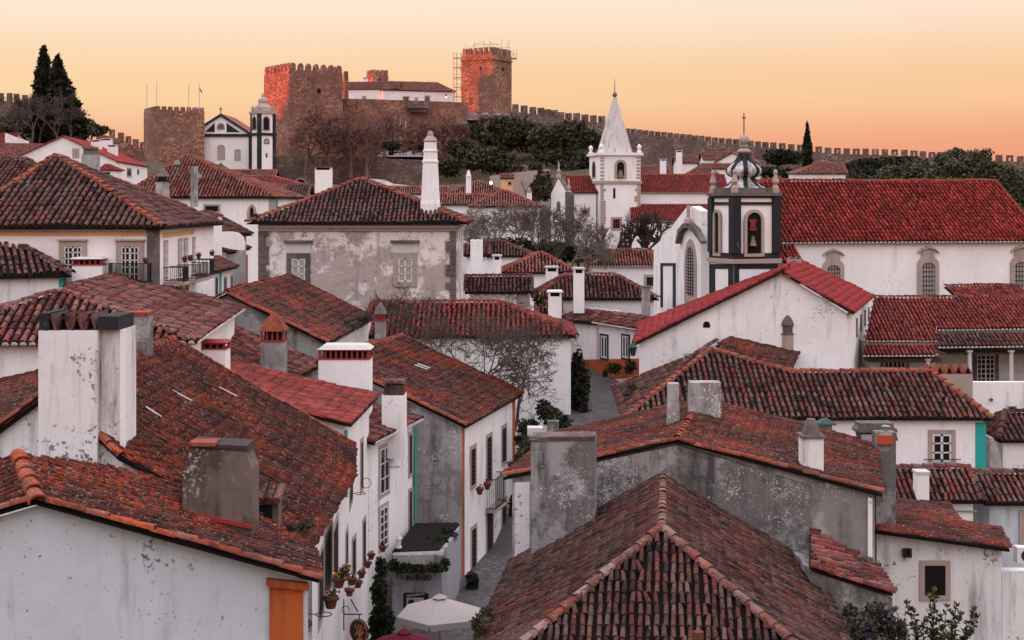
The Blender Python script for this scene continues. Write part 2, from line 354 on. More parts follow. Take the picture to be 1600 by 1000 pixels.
gg.bump(bgd, gg.noise(2.0, 6), .3, .8)
gnd = npmesh('ground', TV, TF, mg, smooth=True); tag(gnd, kind='structure')

# ------------------------------------------------------------------ roof tiles
def tile_template(seg, lip, jag=0.0):
    """one barrel tile: width 1 (x), length 1 (y, upslope), rise 1 (z); lower end wider and lifted"""
    V = []; Fc = []
    for yy, s_, zz in ((-.08, 1.0, .16), (1.06, .80, .0)):
        for k in range(seg + 1):
            a = math.pi * k / seg; V.append((-.5 * s_ * math.cos(a), yy, zz + s_ * math.sin(a) ** .8 if 0 < k < seg else zz * .3))
    n = seg + 1
    Fc += [(k, k + 1, n + k + 1, n + k) for k in range(seg)]
    if lip:
        b = len(V)
        for k in range(n):
            x, y, z = V[k]; V.append((x * .82, y + .02, max(0, z * .80 - .03)))
        Fc += [(b + k, b + k + 1, k + 1, k) for k in range(seg)]
    return np.array(V, float), np.array(Fc, int)
TT = {'near': tile_template(6, True), 'mid': tile_template(5, True), 'far': tile_template(4, False)}
def tile_mesh(mat):
    key = ('tile', mat.name)
    if key not in M:
        V, Fc = TT['near']; me = bpy.data.meshes.new('roof_tile'); me.from_pydata([tuple(v) for v in V], [], [tuple(f) for f in Fc])
        me.polygons.foreach_set('use_smooth', [i < 6 for i in range(len(Fc))])
        me.materials.append(mat); M[key] = me
    return M[key]
class House:
    def __init__(s, name, label, cat, base, tile='old', lod='mid', indiv=False, pitch=.24, exp=.38, pan='pan', ridge='old', rad=.15, group=None, verge=None):
        s.root = root(name, base, label, cat, group); s.tile = tile; s.lod = lod; s.indiv = indiv; s.pitch = pitch; s.exp = exp
        s.pan = pan; s.rmat = ridge; s.rad = rad; s.T = []; s.R = []; s.caps = []; s.pl = {}; s.roof = None; s.sheets = MB(); s.rough = 1.0
    def slope(s, pts, caps=False, tiles=None, pitch=None, udir=None):
        p = [Vector(q) for q in pts]; n = Vector((0, 0, 0))
        for i in range(len(p)):
            a, b = p[i], p[(i + 1) % len(p)]; n += Vector(((a.y - b.y) * (a.z + b.z), (a.z - b.z) * (a.x + b.x), (a.x - b.x) * (a.y + b.y)))
        n.normalize()
        if n.z < 0: n = -n
        u = (p[1] - p[0]).normalized() if udir is None else (udir - n * udir.dot(n)).normalized(); v = n.cross(u); v.normalize()
        if v.z < 0: v = -v
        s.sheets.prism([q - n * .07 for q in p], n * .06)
        c = sum(p, Vector((0, 0, 0))) / len(p)
        if tiles is None: tiles = max(n.dot((-q).normalized()) for q in p) > .01
        if not tiles: return
        pit = pitch or s.pitch
        q2 = [((q - p[0]).dot(u), (q - p[0]).dot(v)) for q in p]
        ua, ub = min(q[0] for q in q2), max(q[0] for q in q2)
        nc = max(1, int(round((ub - ua) / pit))); pt = (ub - ua) / nc
        nl, ul, vl = n, u, v
        for k in range(nc):
            x = ua + pt * (k + .5); hits = []
            for i in range(len(q2)):
                (x0, y0), (x1, y1) = q2[i], q2[(i + 1) % len(q2)]
                if (x0 <= x < x1) or (x1 <= x < x0): hits.append(y0 + (y1 - y0) * (x - x0) / (x1 - x0))
            hits.sort(); cj = random.uniform(-.012, .012) * s.rough; vj = random.uniform(-.03, .03) * s.rough
            for a, b in zip(hits[::2], hits[1::2]):
                y = a - .04 + vj
                if caps and a < .3: s.caps.append((p[0] + u * x + v * (a - .09) + n * .0, u, v, n, pt))
                while y < b - .08:
                    L = min(s.exp, max(.12, b - y)); j = random.uniform(-1, 1); tw = random.gauss(0, .03) * s.rough + (random.gauss(0, .16) if random.random() < .02 else 0)
                    loc = p[0] + u * (x + cj + random.gauss(0, .008) * s.rough) + v * y + n * (.004 + random.uniform(0, .012) * s.rough)
                    uu = (u + v * tw).normalized(); vv = (v - u * tw + n * random.gauss(0, .02) * s.rough).normalized()
                    s.T.append((loc, uu, vv, n, pt * (.66 + .04 * j), L, pt * (.40 + .03 * j))); y += s.exp
    def ridge(s, a, b, rad=None, up=None):
        a, b = Vector(a), Vector(b); r = rad or s.rad; L = (b - a).length
        if L < .2: return
        k = max(1, int(round(L / .42))); d = (b - a) / L; side = d.cross(Vector((0, 0, 1))).normalized(); nn = side.cross(d).normalized()
        if nn.z < 0: nn = -nn
        for i in range(k):
            t = random.gauss(0, .03) * s.rough
            s.R.append((a + d * (L * i / k) - nn * (.03) + nn * random.uniform(0, .02), (side + d * t).normalized(), (d + nn * random.gauss(0, .015)).normalized(), nn, r * 2, L / k, r * .95))
    def finish(s):
        m = M[s.tile]; rt = s.root; am = .065 if s.lod != 'far' else .02
        for lst in (s.T, s.R):
            for t in lst: q = t[0]; q.z += am * (1.0 + mnoise.noise((q.x * .33, q.y * .33, 3.1)) + .5 * mnoise.noise((q.x * 1.3, q.y * 1.3, 9.0)))
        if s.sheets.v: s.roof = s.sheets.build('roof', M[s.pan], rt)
        par = s.roof or rt
        for items, nm, mat, big in ((s.T, 'roof_tile', m, 300), (s.R, 'ridge_tile', M[s.rmat], 120)):
            if not items: continue
            rest = items
            if s.indiv:
                def score(t):
                    px, py = PX(t[0]); ok = -10 < px < 1610 and -10 < py < 1010
                    return (0 if ok else 1, t[0].y)
                its = sorted(items, key=score); rest = its[big:]; me = tile_mesh(mat); o0 = ORG[par]
                for loc, u, v, n, wd, L, h in its[:big]:
                    o = bpy.data.objects.new(nm, me); o.parent = par; l = loc - o0
                    o.matrix_local = Matrix(((u.x * wd, v.x * L, n.x * h, l.x), (u.y * wd, v.y * L, n.y * h, l.y), (u.z * wd, v.z * L, n.z * h, l.z), (0, 0, 0, 1)))
                    COL.objects.link(o)
            if rest:
                V, Fc = TT['near' if s.indiv else s.lod]; N = len(rest); k = len(V)
                Lc = np.array([tuple(t[0]) for t in rest]); U = np.array([tuple(t[1] * t[4]) for t in rest]); W = np.array([tuple(t[2] * t[5]) for t in rest]); Q = np.array([tuple(t[3] * t[6]) for t in rest])
                P = Lc[:, None, :] + V[None, :, 0:1] * U[:, None, :] + V[None, :, 1:2] * W[:, None, :] + V[None, :, 2:3] * Q[:, None, :]
                Fa = (Fc[None] + (np.arange(N) * k)[:, None, None]).reshape(-1, 4)
                o = npmesh(nm + 's', P.reshape(-1, 3), Fa, mat, par, smooth=False); o['kind'] = 'stuff'
        if s.caps:
            b = MB()
            for p, u, v, n, pt in s.caps:
                h = pt * .40; b.prism([p - u * h, p - u * h * .7 + n * h * .62, p + n * h * .9, p + u * h * .7 + n * h * .62, p + u * h], v * .05)
            o = b.build('eave_mortar', M['mortar'], par); o['kind'] = 'stuff'
def hz(v): return Vector((v.x, v.y, 0)).normalized()
def ccw(v): return Vector((-v.y, v.x, 0))
def core(h, r0, r1, wL, wR, dL, dR, h0=0, h1=0, wall='white', gz=None, ov=.28, caps='', vr0=True, vr1=True, ridge_on=True, vmat=None, walls=True, tilesides='LR01'):
    """gable or hip roof and wall block from its ridge; sides L/R of the direction r0>r1, ends 0/1"""
    r0, r1 = Vector(r0), Vector(r1); u = hz(r1 - r0); lf = ccw(u); Z = Vector((0, 0, 1))
    c0, c1 = r0 - u * h0, r1 + u * h1
    EL0, EL1 = c0 + lf * wL - Z * dL, c1 + lf * wL - Z * dL
    ER0, ER1 = c0 - lf * wR - Z * dR, c1 - lf * wR - Z * dR
    T = lambda k: None if k in tilesides else False
    h.slope([EL1, EL0, r0, r1] if (r1 - r0).length > .05 else [EL1, EL0, r0], caps='L' in caps, tiles=T('L'))
    h.slope([ER0, ER1, r1, r0] if (r1 - r0).length > .05 else [ER0, ER1, r0], caps='R' in caps, tiles=T('R'))
    if h0: h.slope([EL0, ER0, r0], caps='0' in caps, tiles=T('0'))
    if h1: h.slope([ER1, EL1, r1], caps='1' in caps, tiles=T('1'))
    if ridge_on:
        h.ridge(r0, r1)
        if h0: h.ridge(EL0, r0); h.ridge(ER0, r0)
        elif vr0: h.ridge(EL0, r0, h.rad * .75); h.ridge(ER0, r0, h.rad * .75)
        if h1: h.ridge(EL1, r1); h.ridge(ER1, r1)
        elif vr1: h.ridge(EL1, r1, h.rad * .75); h.ridge(ER1, r1, h.rad * .75)
    if not walls: return
    sL, sR = dL / wL, dR / wR
    def corner(c, sgn, wd, dr, sl, endsgn, hip):
        q = c + lf * (sgn * (wd - ov)) + u * (endsgn * ov); q.z = r0.z - dr + min(sl, .6) * ov * (1 if not hip else 1) - .09; return q
    WL0, WL1 = corner(c0, 1, wL, dL, sL, 1, h0), corner(c1, 1, wL, dL, sL, -1, h1)
    WR0, WR1 = corner(c0, -1, wR, dR, sR, 1, h0), corner(c1, -1, wR, dR, sR, -1, h1)
    A0, A1 = c0 + u * ov - Z * .09, c1 - u * ov - Z * .09; A1.z = r1.z - .09
    if gz is None: gz = min(terr(q.x, q.y) for q in (WL0, WL1, WR0, WR1)) - 1.2
    g = lambda q: Vector((q.x, q.y, gz))
    vs = [g(WL0), g(WR0), g(WR1), g(WL1), WL0, WR0, WR1, WL1]; fs = [(0, 4, 7, 3), (1, 2, 6, 5)]
    if h0: fs.append((0, 1, 5, 4))
    else: vs.append(A0); fs.append((0, 1, 5, len(vs) - 1, 4))
    if h1: fs.append((3, 7, 6, 2))
    else: vs.append(A1); fs.append((3, 7, len(vs) - 1, 6, 2))
    h.wall = MB().add(vs, fs).build('wall', M[wall], h.root)
    h.pl = {'L': vplane(WL0, WL1), 'R': vplane(WR0, WR1), '0': vplane(WL0, WR0), '1': vplane(WL1, WR1)}
    h.pts = dict(WL0=WL0, WL1=WL1, WR0=WR0, WR1=WR1, EL0=EL0, EL1=EL1, ER0=ER0, ER1=ER1, r0=r0, r1=r1); h.gz = gz
def eave(h, e0, e1, tan, rp=None, w=None, hips=(None, None), wback=None, **k):
    """house from the eave e0>e1 that shows (inside lies left of that direction); rp: pixel of a ridge point, hips: pixel of each ridge end"""
    e0, e1 = Vector(e0), Vector(e1); e1.z = e0.z; u = hz(e1 - e0); inn = ccw(u); L = (e1 - e0).length
    pl = plane3(e0, e1, e0 + inn + Vector((0, 0, tan)))
    if w is None: w = (pl.at(*rp) - e0).dot(inn)
    up = Vector((0, 0, tan * w)); hh = [0, 0]
    for i, q in enumerate(hips):
        if q is None: continue
        if isinstance(q, (int, float)): hh[i] = q
        else:
            t = (pl.at(*q) - e0).dot(u); hh[i] = t if i == 0 else L - t
    r0, r1 = e0 + inn * w + up + u * hh[0], e1 + inn * w + up - u * hh[1]
    wb = wback or w; core(h, r0, r1, wb, w, tan * wb if not wback else tan * wb, tan * w, hh[0], hh[1], **k)
# ------------------------------------------------------------------ things on walls
def panel(par, pl, px, mat, t=.02, name='trim', off=0.0):
    pts = [pl.at(*q) + pl.n * off for q in px]; return MB().prism(pts, pl.n * t).build(name, M[mat], par)
def rect(x0, y0, x1, y1): return [(x0, y1), (x1, y1), (x1, y0), (x0, y0)]
def wrect(pl, x0, y0, x1, y1):
    xm, ym = (x0 + x1) / 2, (y0 + y1) / 2
    a, b = pl.at(x0, ym), pl.at(x1, ym); zt, zb = pl.at(xm, y0).z, pl.at(xm, y1).z
    if (b - a).dot(pl.u) < 0: a, b = b, a
    o = Vector((a.x, a.y, 0)); return o, (Vector((b.x, b.y, 0)) - o).length, zb, zt
def archpts(o, u, wd, zb, zt, arch, k=8):
    if not arch: return [o + Vector((0, 0, zb)), o + u * wd + Vector((0, 0, zb)), o + u * wd + Vector((0, 0, zt)), o + Vector((0, 0, zt))]
    r = wd / 2; rise = min(r * arch, (zt - zb) * .8); zs = zt - rise; p = [o + Vector((0, 0, zb)), o + u * wd + Vector((0, 0, zb))]
    for i in range(k + 1):
        a = math.pi * i / k; p.append(o + u * (r + r * math.cos(a)) + Vector((0, 0, zs + rise * math.sin(a))))
    return p
def window(par, pl, x0, y0, x1, y1, fr=.14, frm='limestone', cols=2, rows=3, sash='sash', pane='glass', arch=0, name='window', bar=.035, sill=0, mid=True, proud=.07, frtop=None, deep=False):
    """outer pixel box incl. stone frame; frame is the part, pane and bars its sub-parts"""
    o, wd, zb, zt = wrect(pl, x0, y0, x1, y1); u, n = pl.u, pl.n; fr = min(fr, wd * .3); b = MB(); ft = frtop or fr
    if fr > .001:
        outer = archpts(o, u, wd, zb, zt, arch); inner = archpts(o + u * fr, u, wd - 2 * fr, zb + fr, zt - ft, arch); k = len(outer)
        vs = [q for q in outer] + [q for q in inner] + [q + n * proud for q in outer] + [q + n * proud for q in inner]
        fs = []
        for i in range(k):
            j = (i + 1) % k; fs += [(2 * k + i, 2 * k + j, 3 * k + j, 3 * k + i), (i, j, 2 * k + j, 2 * k + i), (k + i, k + j, 3 * k + j, 3 * k + i)]
        b.add(vs, fs)
    if sill: b.prism([o + u * -.1 + Vector((0, 0, zb - .1)), o + u * (wd + .1) + Vector((0, 0, zb - .1)), o + u * (wd + .1) + Vector((0, 0, zb)), o + u * -.1 + Vector((0, 0, zb))], n * (proud + .08))
    po = [q + n * .004 for q in archpts(o + u * fr, u, wd - 2 * fr, zb + fr, zt - ft, arch)]
    if not b.v:
        f = MB().prism(po, n * .012).build(name, M[pane], par); top = f
    else:
        f = b.build(name, M[frm], par); MB().prism(po, n * .012).build('pane', M[pane], f)
    if sash:
        s = MB(); iw = wd - 2 * fr; ih = zt - ft - zb - fr; base = o + u * fr + n * .017; zz = zb + fr
        def bar_(xa, xb, za, zb_):
            s.prism([base + u * xa + Vector((0, 0, za)), base + u * xb + Vector((0, 0, za)), base + u * xb + Vector((0, 0, zb_)), base + u * xa + Vector((0, 0, zb_))], n * .03)
        hb = bar / 2
        if sash == 'iron' or not mid: pass
        else:
            e_ = bar * 1.5; bar_(0, e_, zz, zz + ih); bar_(iw - e_, iw, zz, zz + ih); bar_(e_, iw - e_, zz, zz + e_); bar_(e_, iw - e_, zz + ih - e_, zz + ih)
        zs_ = ih if not arch else ih * .97
        for c in range(1, cols):
            kk = 1.8 if (mid and cols % 2 == 0 and c == cols // 2) else 1; bar_(iw * c / cols - hb * kk, iw * c / cols + hb * kk, zz + .001, zz + zs_)
        for r in range(1, rows): bar_(.002, iw - .002, zz + ih * r / rows - hb, zz + ih * r / rows + hb)
        if s.v: s.build('sash' if sash != 'iron' else 'grille', M[sash], f)
    return f
def onplane(pl, px, py, off=0.0): return pl.at(px, py) + pl.n * off
# ------------------------------------------------------------------ chimneys
def chimney(h, x0, x1, yt, yb, Y, dep=.6, rz=0.0, style='plain', mat='white', cap='stucco', slat='redpaint', sink=.8, px=None, taper=1.0, label=None):
    """body between pixel columns x0..x1 at depth Y, from row yb up to yt (top of everything)"""
    par = h.root if isinstance(h, House) else h
    a, b_ = D(x0, yt, Y), D(x1, yb, Y); wd = b_.x - a.x; cx = (a.x + b_.x) / 2; cy = Y + dep / 2; zt, zb = a.z, b_.z - sink
    H = zt - b_.z; m = MB(); parts = []
    C = lambda z: (cx, cy, z)
    def bx(bb, z0, z1, g=0.0, tp=1.0): bb.box((cx, cy, (z0 + z1) / 2), (wd + 2 * g, dep + 2 * g, z1 - z0), rz, tp)
    if style == 'plain':
        bx(m, zb, zt - .09, tp=taper); q = MB(); bx(q, zt - .088, zt, .03); parts.append(('chimney_cap', q, cap))
    elif style == 'slab':
        bx(m, zb, zt, tp=taper)
    elif style == 'louvre':      # painted vent band under a bevelled cap
        z1, z2 = zt - H * .22, zt - H * .09; bx(m, zb, z1 - .04)
        q = MB(); bx(q, z1 - .038, z1, .03); bx(q, z2, z2 + .04, .03); k = max(3, int(wd / .17)); cs, sn = math.cos(rz), math.sin(rz)
        for i in range(k):
            for sd in (-1, 1):
                lx = -wd / 2 + .05 + (wd - .1) * i / (k - 1); ly = sd * (dep / 2 - .04); q.box((cx + lx * cs - ly * sn, cy + lx * sn + ly * cs, (z1 + z2) / 2), (.07, .05, z2 - z1), rz)
        parts.append(('vent_slats', q, slat)); q = MB(); bx(q, z1 + .001, z2 - .001, -.16); parts.append(('flue', q, 'hole'))
        q = MB(); bx(q, z2 + .041, zt, .06, .78); parts.append(('chimney_cap', q, cap))
    elif style == 'flat':        # open vent under a flat slab
        z1, z2 = zt - .34, zt - .11; bx(m, zb, z1); q = MB(); bx(q, z1, z2, -.12); parts.append(('flue', q, 'hole')); q = MB()
        for sx in (-1, 1): q.box((cx + sx * (wd / 2 - .06), cy, (z1 + z2) / 2 + .001), (.10, dep * .98, z2 - z1), rz)
        parts.append(('vent_post', q, mat)); q = MB(); bx(q, z2 + .002, zt - .05, .07); bx(q, zt - .048, zt, .02); parts.append(('chimney_cap', q, cap))
    elif style == 'tri':         # pairs of leaning tiles along the top
        z1 = zt - min(.45, H * .2); bx(m, zb, z1); q = MB(); k = max(2, int(round(wd / .42))); wv = wd / k; d = .02
        for i in range(k):
            xa = cx - wd / 2 + wv * i; xm = xa + wv / 2; xb = xa + wv
            for p0, p1 in ((xa, xm), (xb, xm)):
                s_ = 1 if p1 > p0 else -1
                q.prism([(p0, cy - dep / 2 + d, z1), (p0 + s_ * .07, cy - dep / 2 + d, z1), (p1, cy - dep / 2 + d, zt - .06), (p1, cy - dep / 2 + d, zt)], (0, dep - 2 * d, 0))
        parts.append(('leaning_tiles', q, slat))
    elif style == 'pyr':         # slatted head under a pointed cap
        z1, z2 = zt - H * .44, zt - H * .28; bx(m, zb, z1); q = MB(); bx(q, z1, z1 + .04, .04); k = 5
        for i in range(k):
            for sd in (-1, 1): q.box((cx - wd / 2 + .04 + (wd - .08) * i / (k - 1), cy + sd * (dep / 2 - .04), (z1 + z2) / 2 + .02), (.06, .06, z2 - z1 - .041), 0)
        parts.append(('vent_slats', q, slat)); q = MB(); bx(q, z1 + .041, z2, -.12); parts.append(('flue', q, 'hole'))
        q = MB(); q.lathe((cx, cy, z2), [(wd / 2 + .05, 0), (wd / 2 + .05, .05), (wd * .16, (zt - z2) * .92), (wd * .10, zt - z2)], 4, rz, True); parts.append(('chimney_cap', q, cap))
    elif style == 'onion':       # round body, grilled lantern, ogee cap with knob
        r = wd / 2; m.lathe((cx, cy, zb), [(r, 0), (r, (zt - zb) - H * .62)], 12); z1 = zt - H * .62; q = MB()
        q.lathe((cx, cy, z1), [(r * 1.1, 0), (r * 1.1, .05), (r * .9, .06), (r * .9, H * .2), (r * 1.08, H * .2 + .02), (r * 1.08, H * .24), (r * .95, H * .32), (r * .5, H * .46), (r * .15, H * .54), (r * .22, H * .57), (0.01, H * .62)], 12)
        parts.append(('chimney_cap', q, cap))
    elif style == 'hood':        # straight body with a tapered hood
        z1 = zt - H * .32; bx(m, zb, z1); q = MB(); bx(q, z1, z1 + .07, .05); q.lathe((cx, cy, z1 + .071), [(wd * .46, 0), (wd * .34, (zt - z1) * .5), (wd * .2, (zt - z1) - .07)], 10); parts.append(('chimney_cap', q, cap))
    elif style == 'curl':        # flared shoulders
        z1 = zt - H * .30; bx(m, zb, z1); q = MB(); bx(q, z1 + .001, zt - .1, -.04, .84); bx(q, zt - .099, zt, -.02, .9); parts.append(('chimney_cap', q, cap))
    o = m.build('chimney', M[mat], par)
    if label: o['label'] = label
    for nm, q, mt in parts: q.build(nm, M[mt], o)
    return o
# ------------------------------------------------------------------ vegetation
def bare_tree(name, label, base, height, spread, seed, mat='bark', r0=.16, levels=5, cat='tree', group=None, lean=(0, 0), dense=1.0, forks=(2, 3), twig=.012, trunkfrac=.28):
    rnd = random.Random(seed); rt = root(name, base, label, cat, group); base = Vector(base)
    trunk = MB(); crown = MB()
    def grow(p, d, L, r, lv):
        n = 3 if lv < levels - 1 else 2; pts = [p]; q = Vector(p); dd = Vector(d)
        for i in range(n):
            dd = (dd + Vector((rnd.gauss(0, .16), rnd.gauss(0, .16), rnd.gauss(.03, .10)))).normalized(); q = q + dd * (L / n); pts.append(q.copy())
        r1 = max(twig * .7, r * .62); rads = [r + (r1 - r) * i / n for i in range(n + 1)]
        (trunk if lv == 0 else crown).tube(pts, rads, 6 if lv == 0 else (4 if lv < 3 else 3), cap=False)
        if lv >= levels: return
        k = rnd.randint(*forks) + (1 if lv < 2 and rnd.random() < dense * .6 else 0)
        for i in range(k):
            ang = rnd.uniform(0, 2 * math.pi); tilt = rnd.uniform(.35, .85) * spread
            a = dd.orthogonal().normalized(); b = dd.cross(a); nd = (dd * math.cos(tilt) + (a * math.cos(ang) + b * math.sin(ang)) * math.sin(tilt)).normalized()
            st = pts[-1] if i < 2 else pts[rnd.randint(1, n)]
            grow(st, nd, L * rnd.uniform(.6, .85), r1, lv + 1)
    grow(base - Vector((0, 0, .4)), Vector((lean[0], lean[1], 1)).normalized(), height * trunkfrac + .4, r0, 0)
    trunk.build('trunk', M[mat], rt); crown.build('branches', M[mat], rt); return rt
def leaf_cloud(name, mat, par, blobs, n, size, seed, shell=.55, flat_=False, aspect=.6):
    rg = np.random.default_rng(seed); B = np.array([tuple(b) for b in blobs], float)
    vol = (B[:, 3] * B[:, 4] * B[:, 5]) ** .67; pick = rg.choice(len(B), n, p=vol / vol.sum())
    d = rg.normal(size=(n, 3)); d /= np.linalg.norm(d, axis=1)[:, None]
    r = (shell + (1 - shell) * rg.random(n) ** .6) * (1 + .12 * rg.normal(size=n))
    C = B[pick, :3] + d * r[:, None] * B[pick, 3:6]
    a = rg.normal(size=(n, 3)); a /= np.linalg.norm(a, axis=1)[:, None]; c = np.cross(a, rg.normal(size=(n, 3))); c /= np.linalg.norm(c, axis=1)[:, None]
    s = size * (.6 + .8 * rg.random(n))[:, None]; a *= s; c *= s * aspect
    V = np.stack([C - a, C + c * .9, C + a, C - c * .9], 1).reshape(-1, 3)
    o = npmesh(name, V, np.arange(4 * n).reshape(-1, 4), M[mat], par); o['kind'] = 'stuff' if False else ''
    del o['kind']; return o
def leafy_tree(name, label, base, blobs, n, size, seed, mat='leaf', cat='tree', group=None, trunk=.2, tmat='barkdark', shell=.5):
    rt = root(name, base, label, cat, group); rnd = random.Random(seed); t = MB(); b0 = Vector(base) - Vector((0, 0, .5))
    big = sorted(blobs, key=lambda b: -b[3] * b[5]); c = Vector(big[0][:3]); mid = b0.lerp(c, .5) + Vector((rnd.gauss(0, .2), rnd.gauss(0, .2), 0))
    t.tube([b0, mid, c], [trunk, trunk * .75, trunk * .4], 7, cap=False)
    for b in big[1:7]:
        q = Vector(b[:3]); t.tube([mid, mid.lerp(q, .6) + Vector((0, 0, -.2)), q], [trunk * .5, trunk * .35, trunk * .12], 5, cap=False)
    t.build('trunk', M[tmat], rt); leaf_cloud('crown', mat, rt, blobs, n, size, seed, shell); return rt
def pxblob(px, py, Y, rx, rz, ry=None):
    c = D(px, py, Y); k = Y / FPX; return (c.x, c.y, c.z, rx * k, (ry if ry else rx) * k, rz * k)
# ================================================================== castle and town walls
class Sq:
    def __init__(s, pxc, Y, wl, wr):
        k = Y / FPX; s.C = D(pxc, HY, Y); s.C.z = 0; sd, th = math.hypot(wl, wr) * k, math.atan2(wl, wr)
        def err(sd, th):
            L = s.C + Vector((-math.sin(th), math.cos(th), 0)) * sd; R = s.C + Vector((math.cos(th), math.sin(th), 0)) * sd
            return 800 + FPX * L.x / L.y - (pxc - wl), 800 + FPX * R.x / R.y - (pxc + wr)
        for _ in range(20):
            e0 = err(sd, th); e1 = err(sd + .01, th); e2 = err(sd, th + .001); J = np.array([[(e1[0] - e0[0]) / .01, (e2[0] - e0[0]) / .001], [(e1[1] - e0[1]) / .01, (e2[1] - e0[1]) / .001]])
            dl = np.linalg.solve(J, -np.array(e0)); sd += float(dl[0]); th += float(dl[1])
        s.s = sd; s.eR = Vector((math.cos(th), math.sin(th), 0)); s.eL = Vector((-math.sin(th), math.cos(th), 0)); s.rz = math.atan2(s.eR.y, s.eR.x); s.Y = Y
        s.c = s.C + (s.eR + s.eL) * s.s / 2; s.plR = vplane(s.C, s.C + s.eR); s.plL = vplane(s.C, s.C + s.eL)
    def z(s, py): return (HY - py) / FPX * s.Y
    def box(s, mb, z0, z1, g=0.0, taper=1.0): mb.box((s.c.x, s.c.y, (z0 + z1) / 2), (s.s + 2 * g, s.s + 2 * g, z1 - z0), s.rz, taper); return mb
    def corner(s, i, j, g=0.0): return s.c + s.eR * (i * (s.s / 2 + g)) + s.eL * (j * (s.s / 2 + g))
def merlon(par, p, d, wd, ht, th, mat, slit=False, point=0.0):
    n = ccw(d); m = MB(); a = math.atan2(d.y, d.x)
    if slit:
        for sx in (-1, 1): m.box((p.x + d.x * sx * wd * .34, p.y + d.y * sx * wd * .34, p.z + ht / 2), (wd * .32, th, ht), a)
        m.box((p.x, p.y, p.z + ht * .86), (wd * .36, th * .98, ht * .27), a); m.box((p.x, p.y, p.z + ht * .13), (wd * .36, th * .98, ht * .26), a)
    elif point:
        q = [(-.5, 0), (.5, 0), (.5, .66), (.26, .93), (0, 1), (-.26, .93), (-.5, .66)]
        m.prism([p + d * (x * wd) - n * th / 2 + Vector((0, 0, y * ht)) for x, y in q], n * th)
    else: m.box((p.x, p.y, p.z + ht / 2), (wd, th, ht), a, .97)
    return m.build('merlon', M[mat], par)
def stone_tower(name, label, t, ytop, ymer, ybase, mat, nR, nL, mw=.62, point=0.0, band=None, slits=()):
    zb, zt, zm = t.z(ybase), t.z(ytop), t.z(ymer); rt = root(name, (t.c.x, t.c.y, zb), label, 'tower')
    t.box(MB(), zb - 12, zt).build('wall', M[mat], rt)
    if band: b = MB(); t.box(b, t.z(band) - .25, t.z(band), .25); b.build('stone_band', M[mat], rt)
    for e0, e1, n in ((t.corner(-1, -1), t.corner(1, -1), nR), (t.corner(-1, -1), t.corner(-1, 1), nL), (t.corner(1, -1), t.corner(1, 1), nL), (t.corner(-1, 1), t.corner(1, 1), nR)):
        L = (e1 - e0).length; d = (e1 - e0) / L; inn = (t.c - (e0 + e1) / 2).normalized(); wd = L / n
        for i in range(n):
            p = e0 + d * (wd * (i + .5)) + inn * .36; p.z = zt - .02; merlon(rt, p, d, wd * mw, zm - zt, .7, mat, point=point)
    for pl, x0, y0, x1, y1 in slits: panel(rt, pl, rect(x0, y0, x1, y1), 'hole', .03, 'loophole')
    return rt
TWA = Sq(452.5, 324, 40, 83)
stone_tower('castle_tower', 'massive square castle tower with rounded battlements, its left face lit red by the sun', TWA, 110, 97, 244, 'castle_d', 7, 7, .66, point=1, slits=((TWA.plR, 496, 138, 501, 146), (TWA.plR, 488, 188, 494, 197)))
TWB = Sq(770.5, 341, 49, 29)
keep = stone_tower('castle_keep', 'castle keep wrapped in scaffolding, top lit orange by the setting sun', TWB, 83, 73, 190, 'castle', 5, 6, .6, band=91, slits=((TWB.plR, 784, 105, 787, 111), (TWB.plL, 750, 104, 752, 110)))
b = MB(); rc = D(772, 195, 338)
for i in range(26):
    x = random.uniform(-9, 9); q = D(775 + x * 6, random.uniform(176, 212), 334 + random.uniform(0, 6)); b.lathe((q.x, q.y, q.z - 1.2), [(random.uniform(1, 1.9), 0), (random.uniform(1.2, 2), .9), (random.uniform(.4, 1), random.uniform(1.5, 2.4))], 6, random.uniform(0, 3))
o = b.build('rock_outcrop', M['wallstone']); tag(o, 'pale broken rock outcrop under the scaffolded keep', 'rocks', kind='stuff')
TWC = Sq(582, 388, 10, 25)
stone_tower('castle_turret', 'small crenellated turret behind the white castle residence', TWC, 118, 108.5, 150, 'castle', 4, 3, .6, slits=((TWC.plR, 592, 122, 594, 127),))
TWD = Sq(539, 347, 3, 5.5)
stone_tower('castle_turret', 'narrow turret stub beside the massive tower with rounded battlements', TWD, 121, 111, 160, 'castle_d', 2, 2, .55)
TWE = Sq(242.5, 296, 18, 77)
stone_tower('square_tower', 'low square stone tower with four flagpoles left of the church', TWE, 172.5, 165.5, 262, 'castle', 8, 5, .68)
for x, y in ((229.5, 131), (245, 127), (295, 131), (311.5, 129)):
    p = D(x, 170, 299); b = MB().tube([p - Vector((0, 0, .8)), D(x, y, 299)], .07, 5); rt = root('flagpole', p, {229.5: 'first bare flagpole from the left on the low square tower', 245: 'tallest bare flagpole on the low square tower', 295: 'third flagpole from the left on the low square tower', 311.5: 'flagpole with a limp little flag on the low square tower'}[x], 'flagpole', 'flagpoles on the low tower')
    b.build('pole', M['pole'], rt)
    if x > 310: MB().prism([D(311.6, 137, 299), D(316, 143, 299), D(315, 145, 299), D(311.6, 140, 299)], (0, .05, 0)).build('flag', M['iron'], rt)
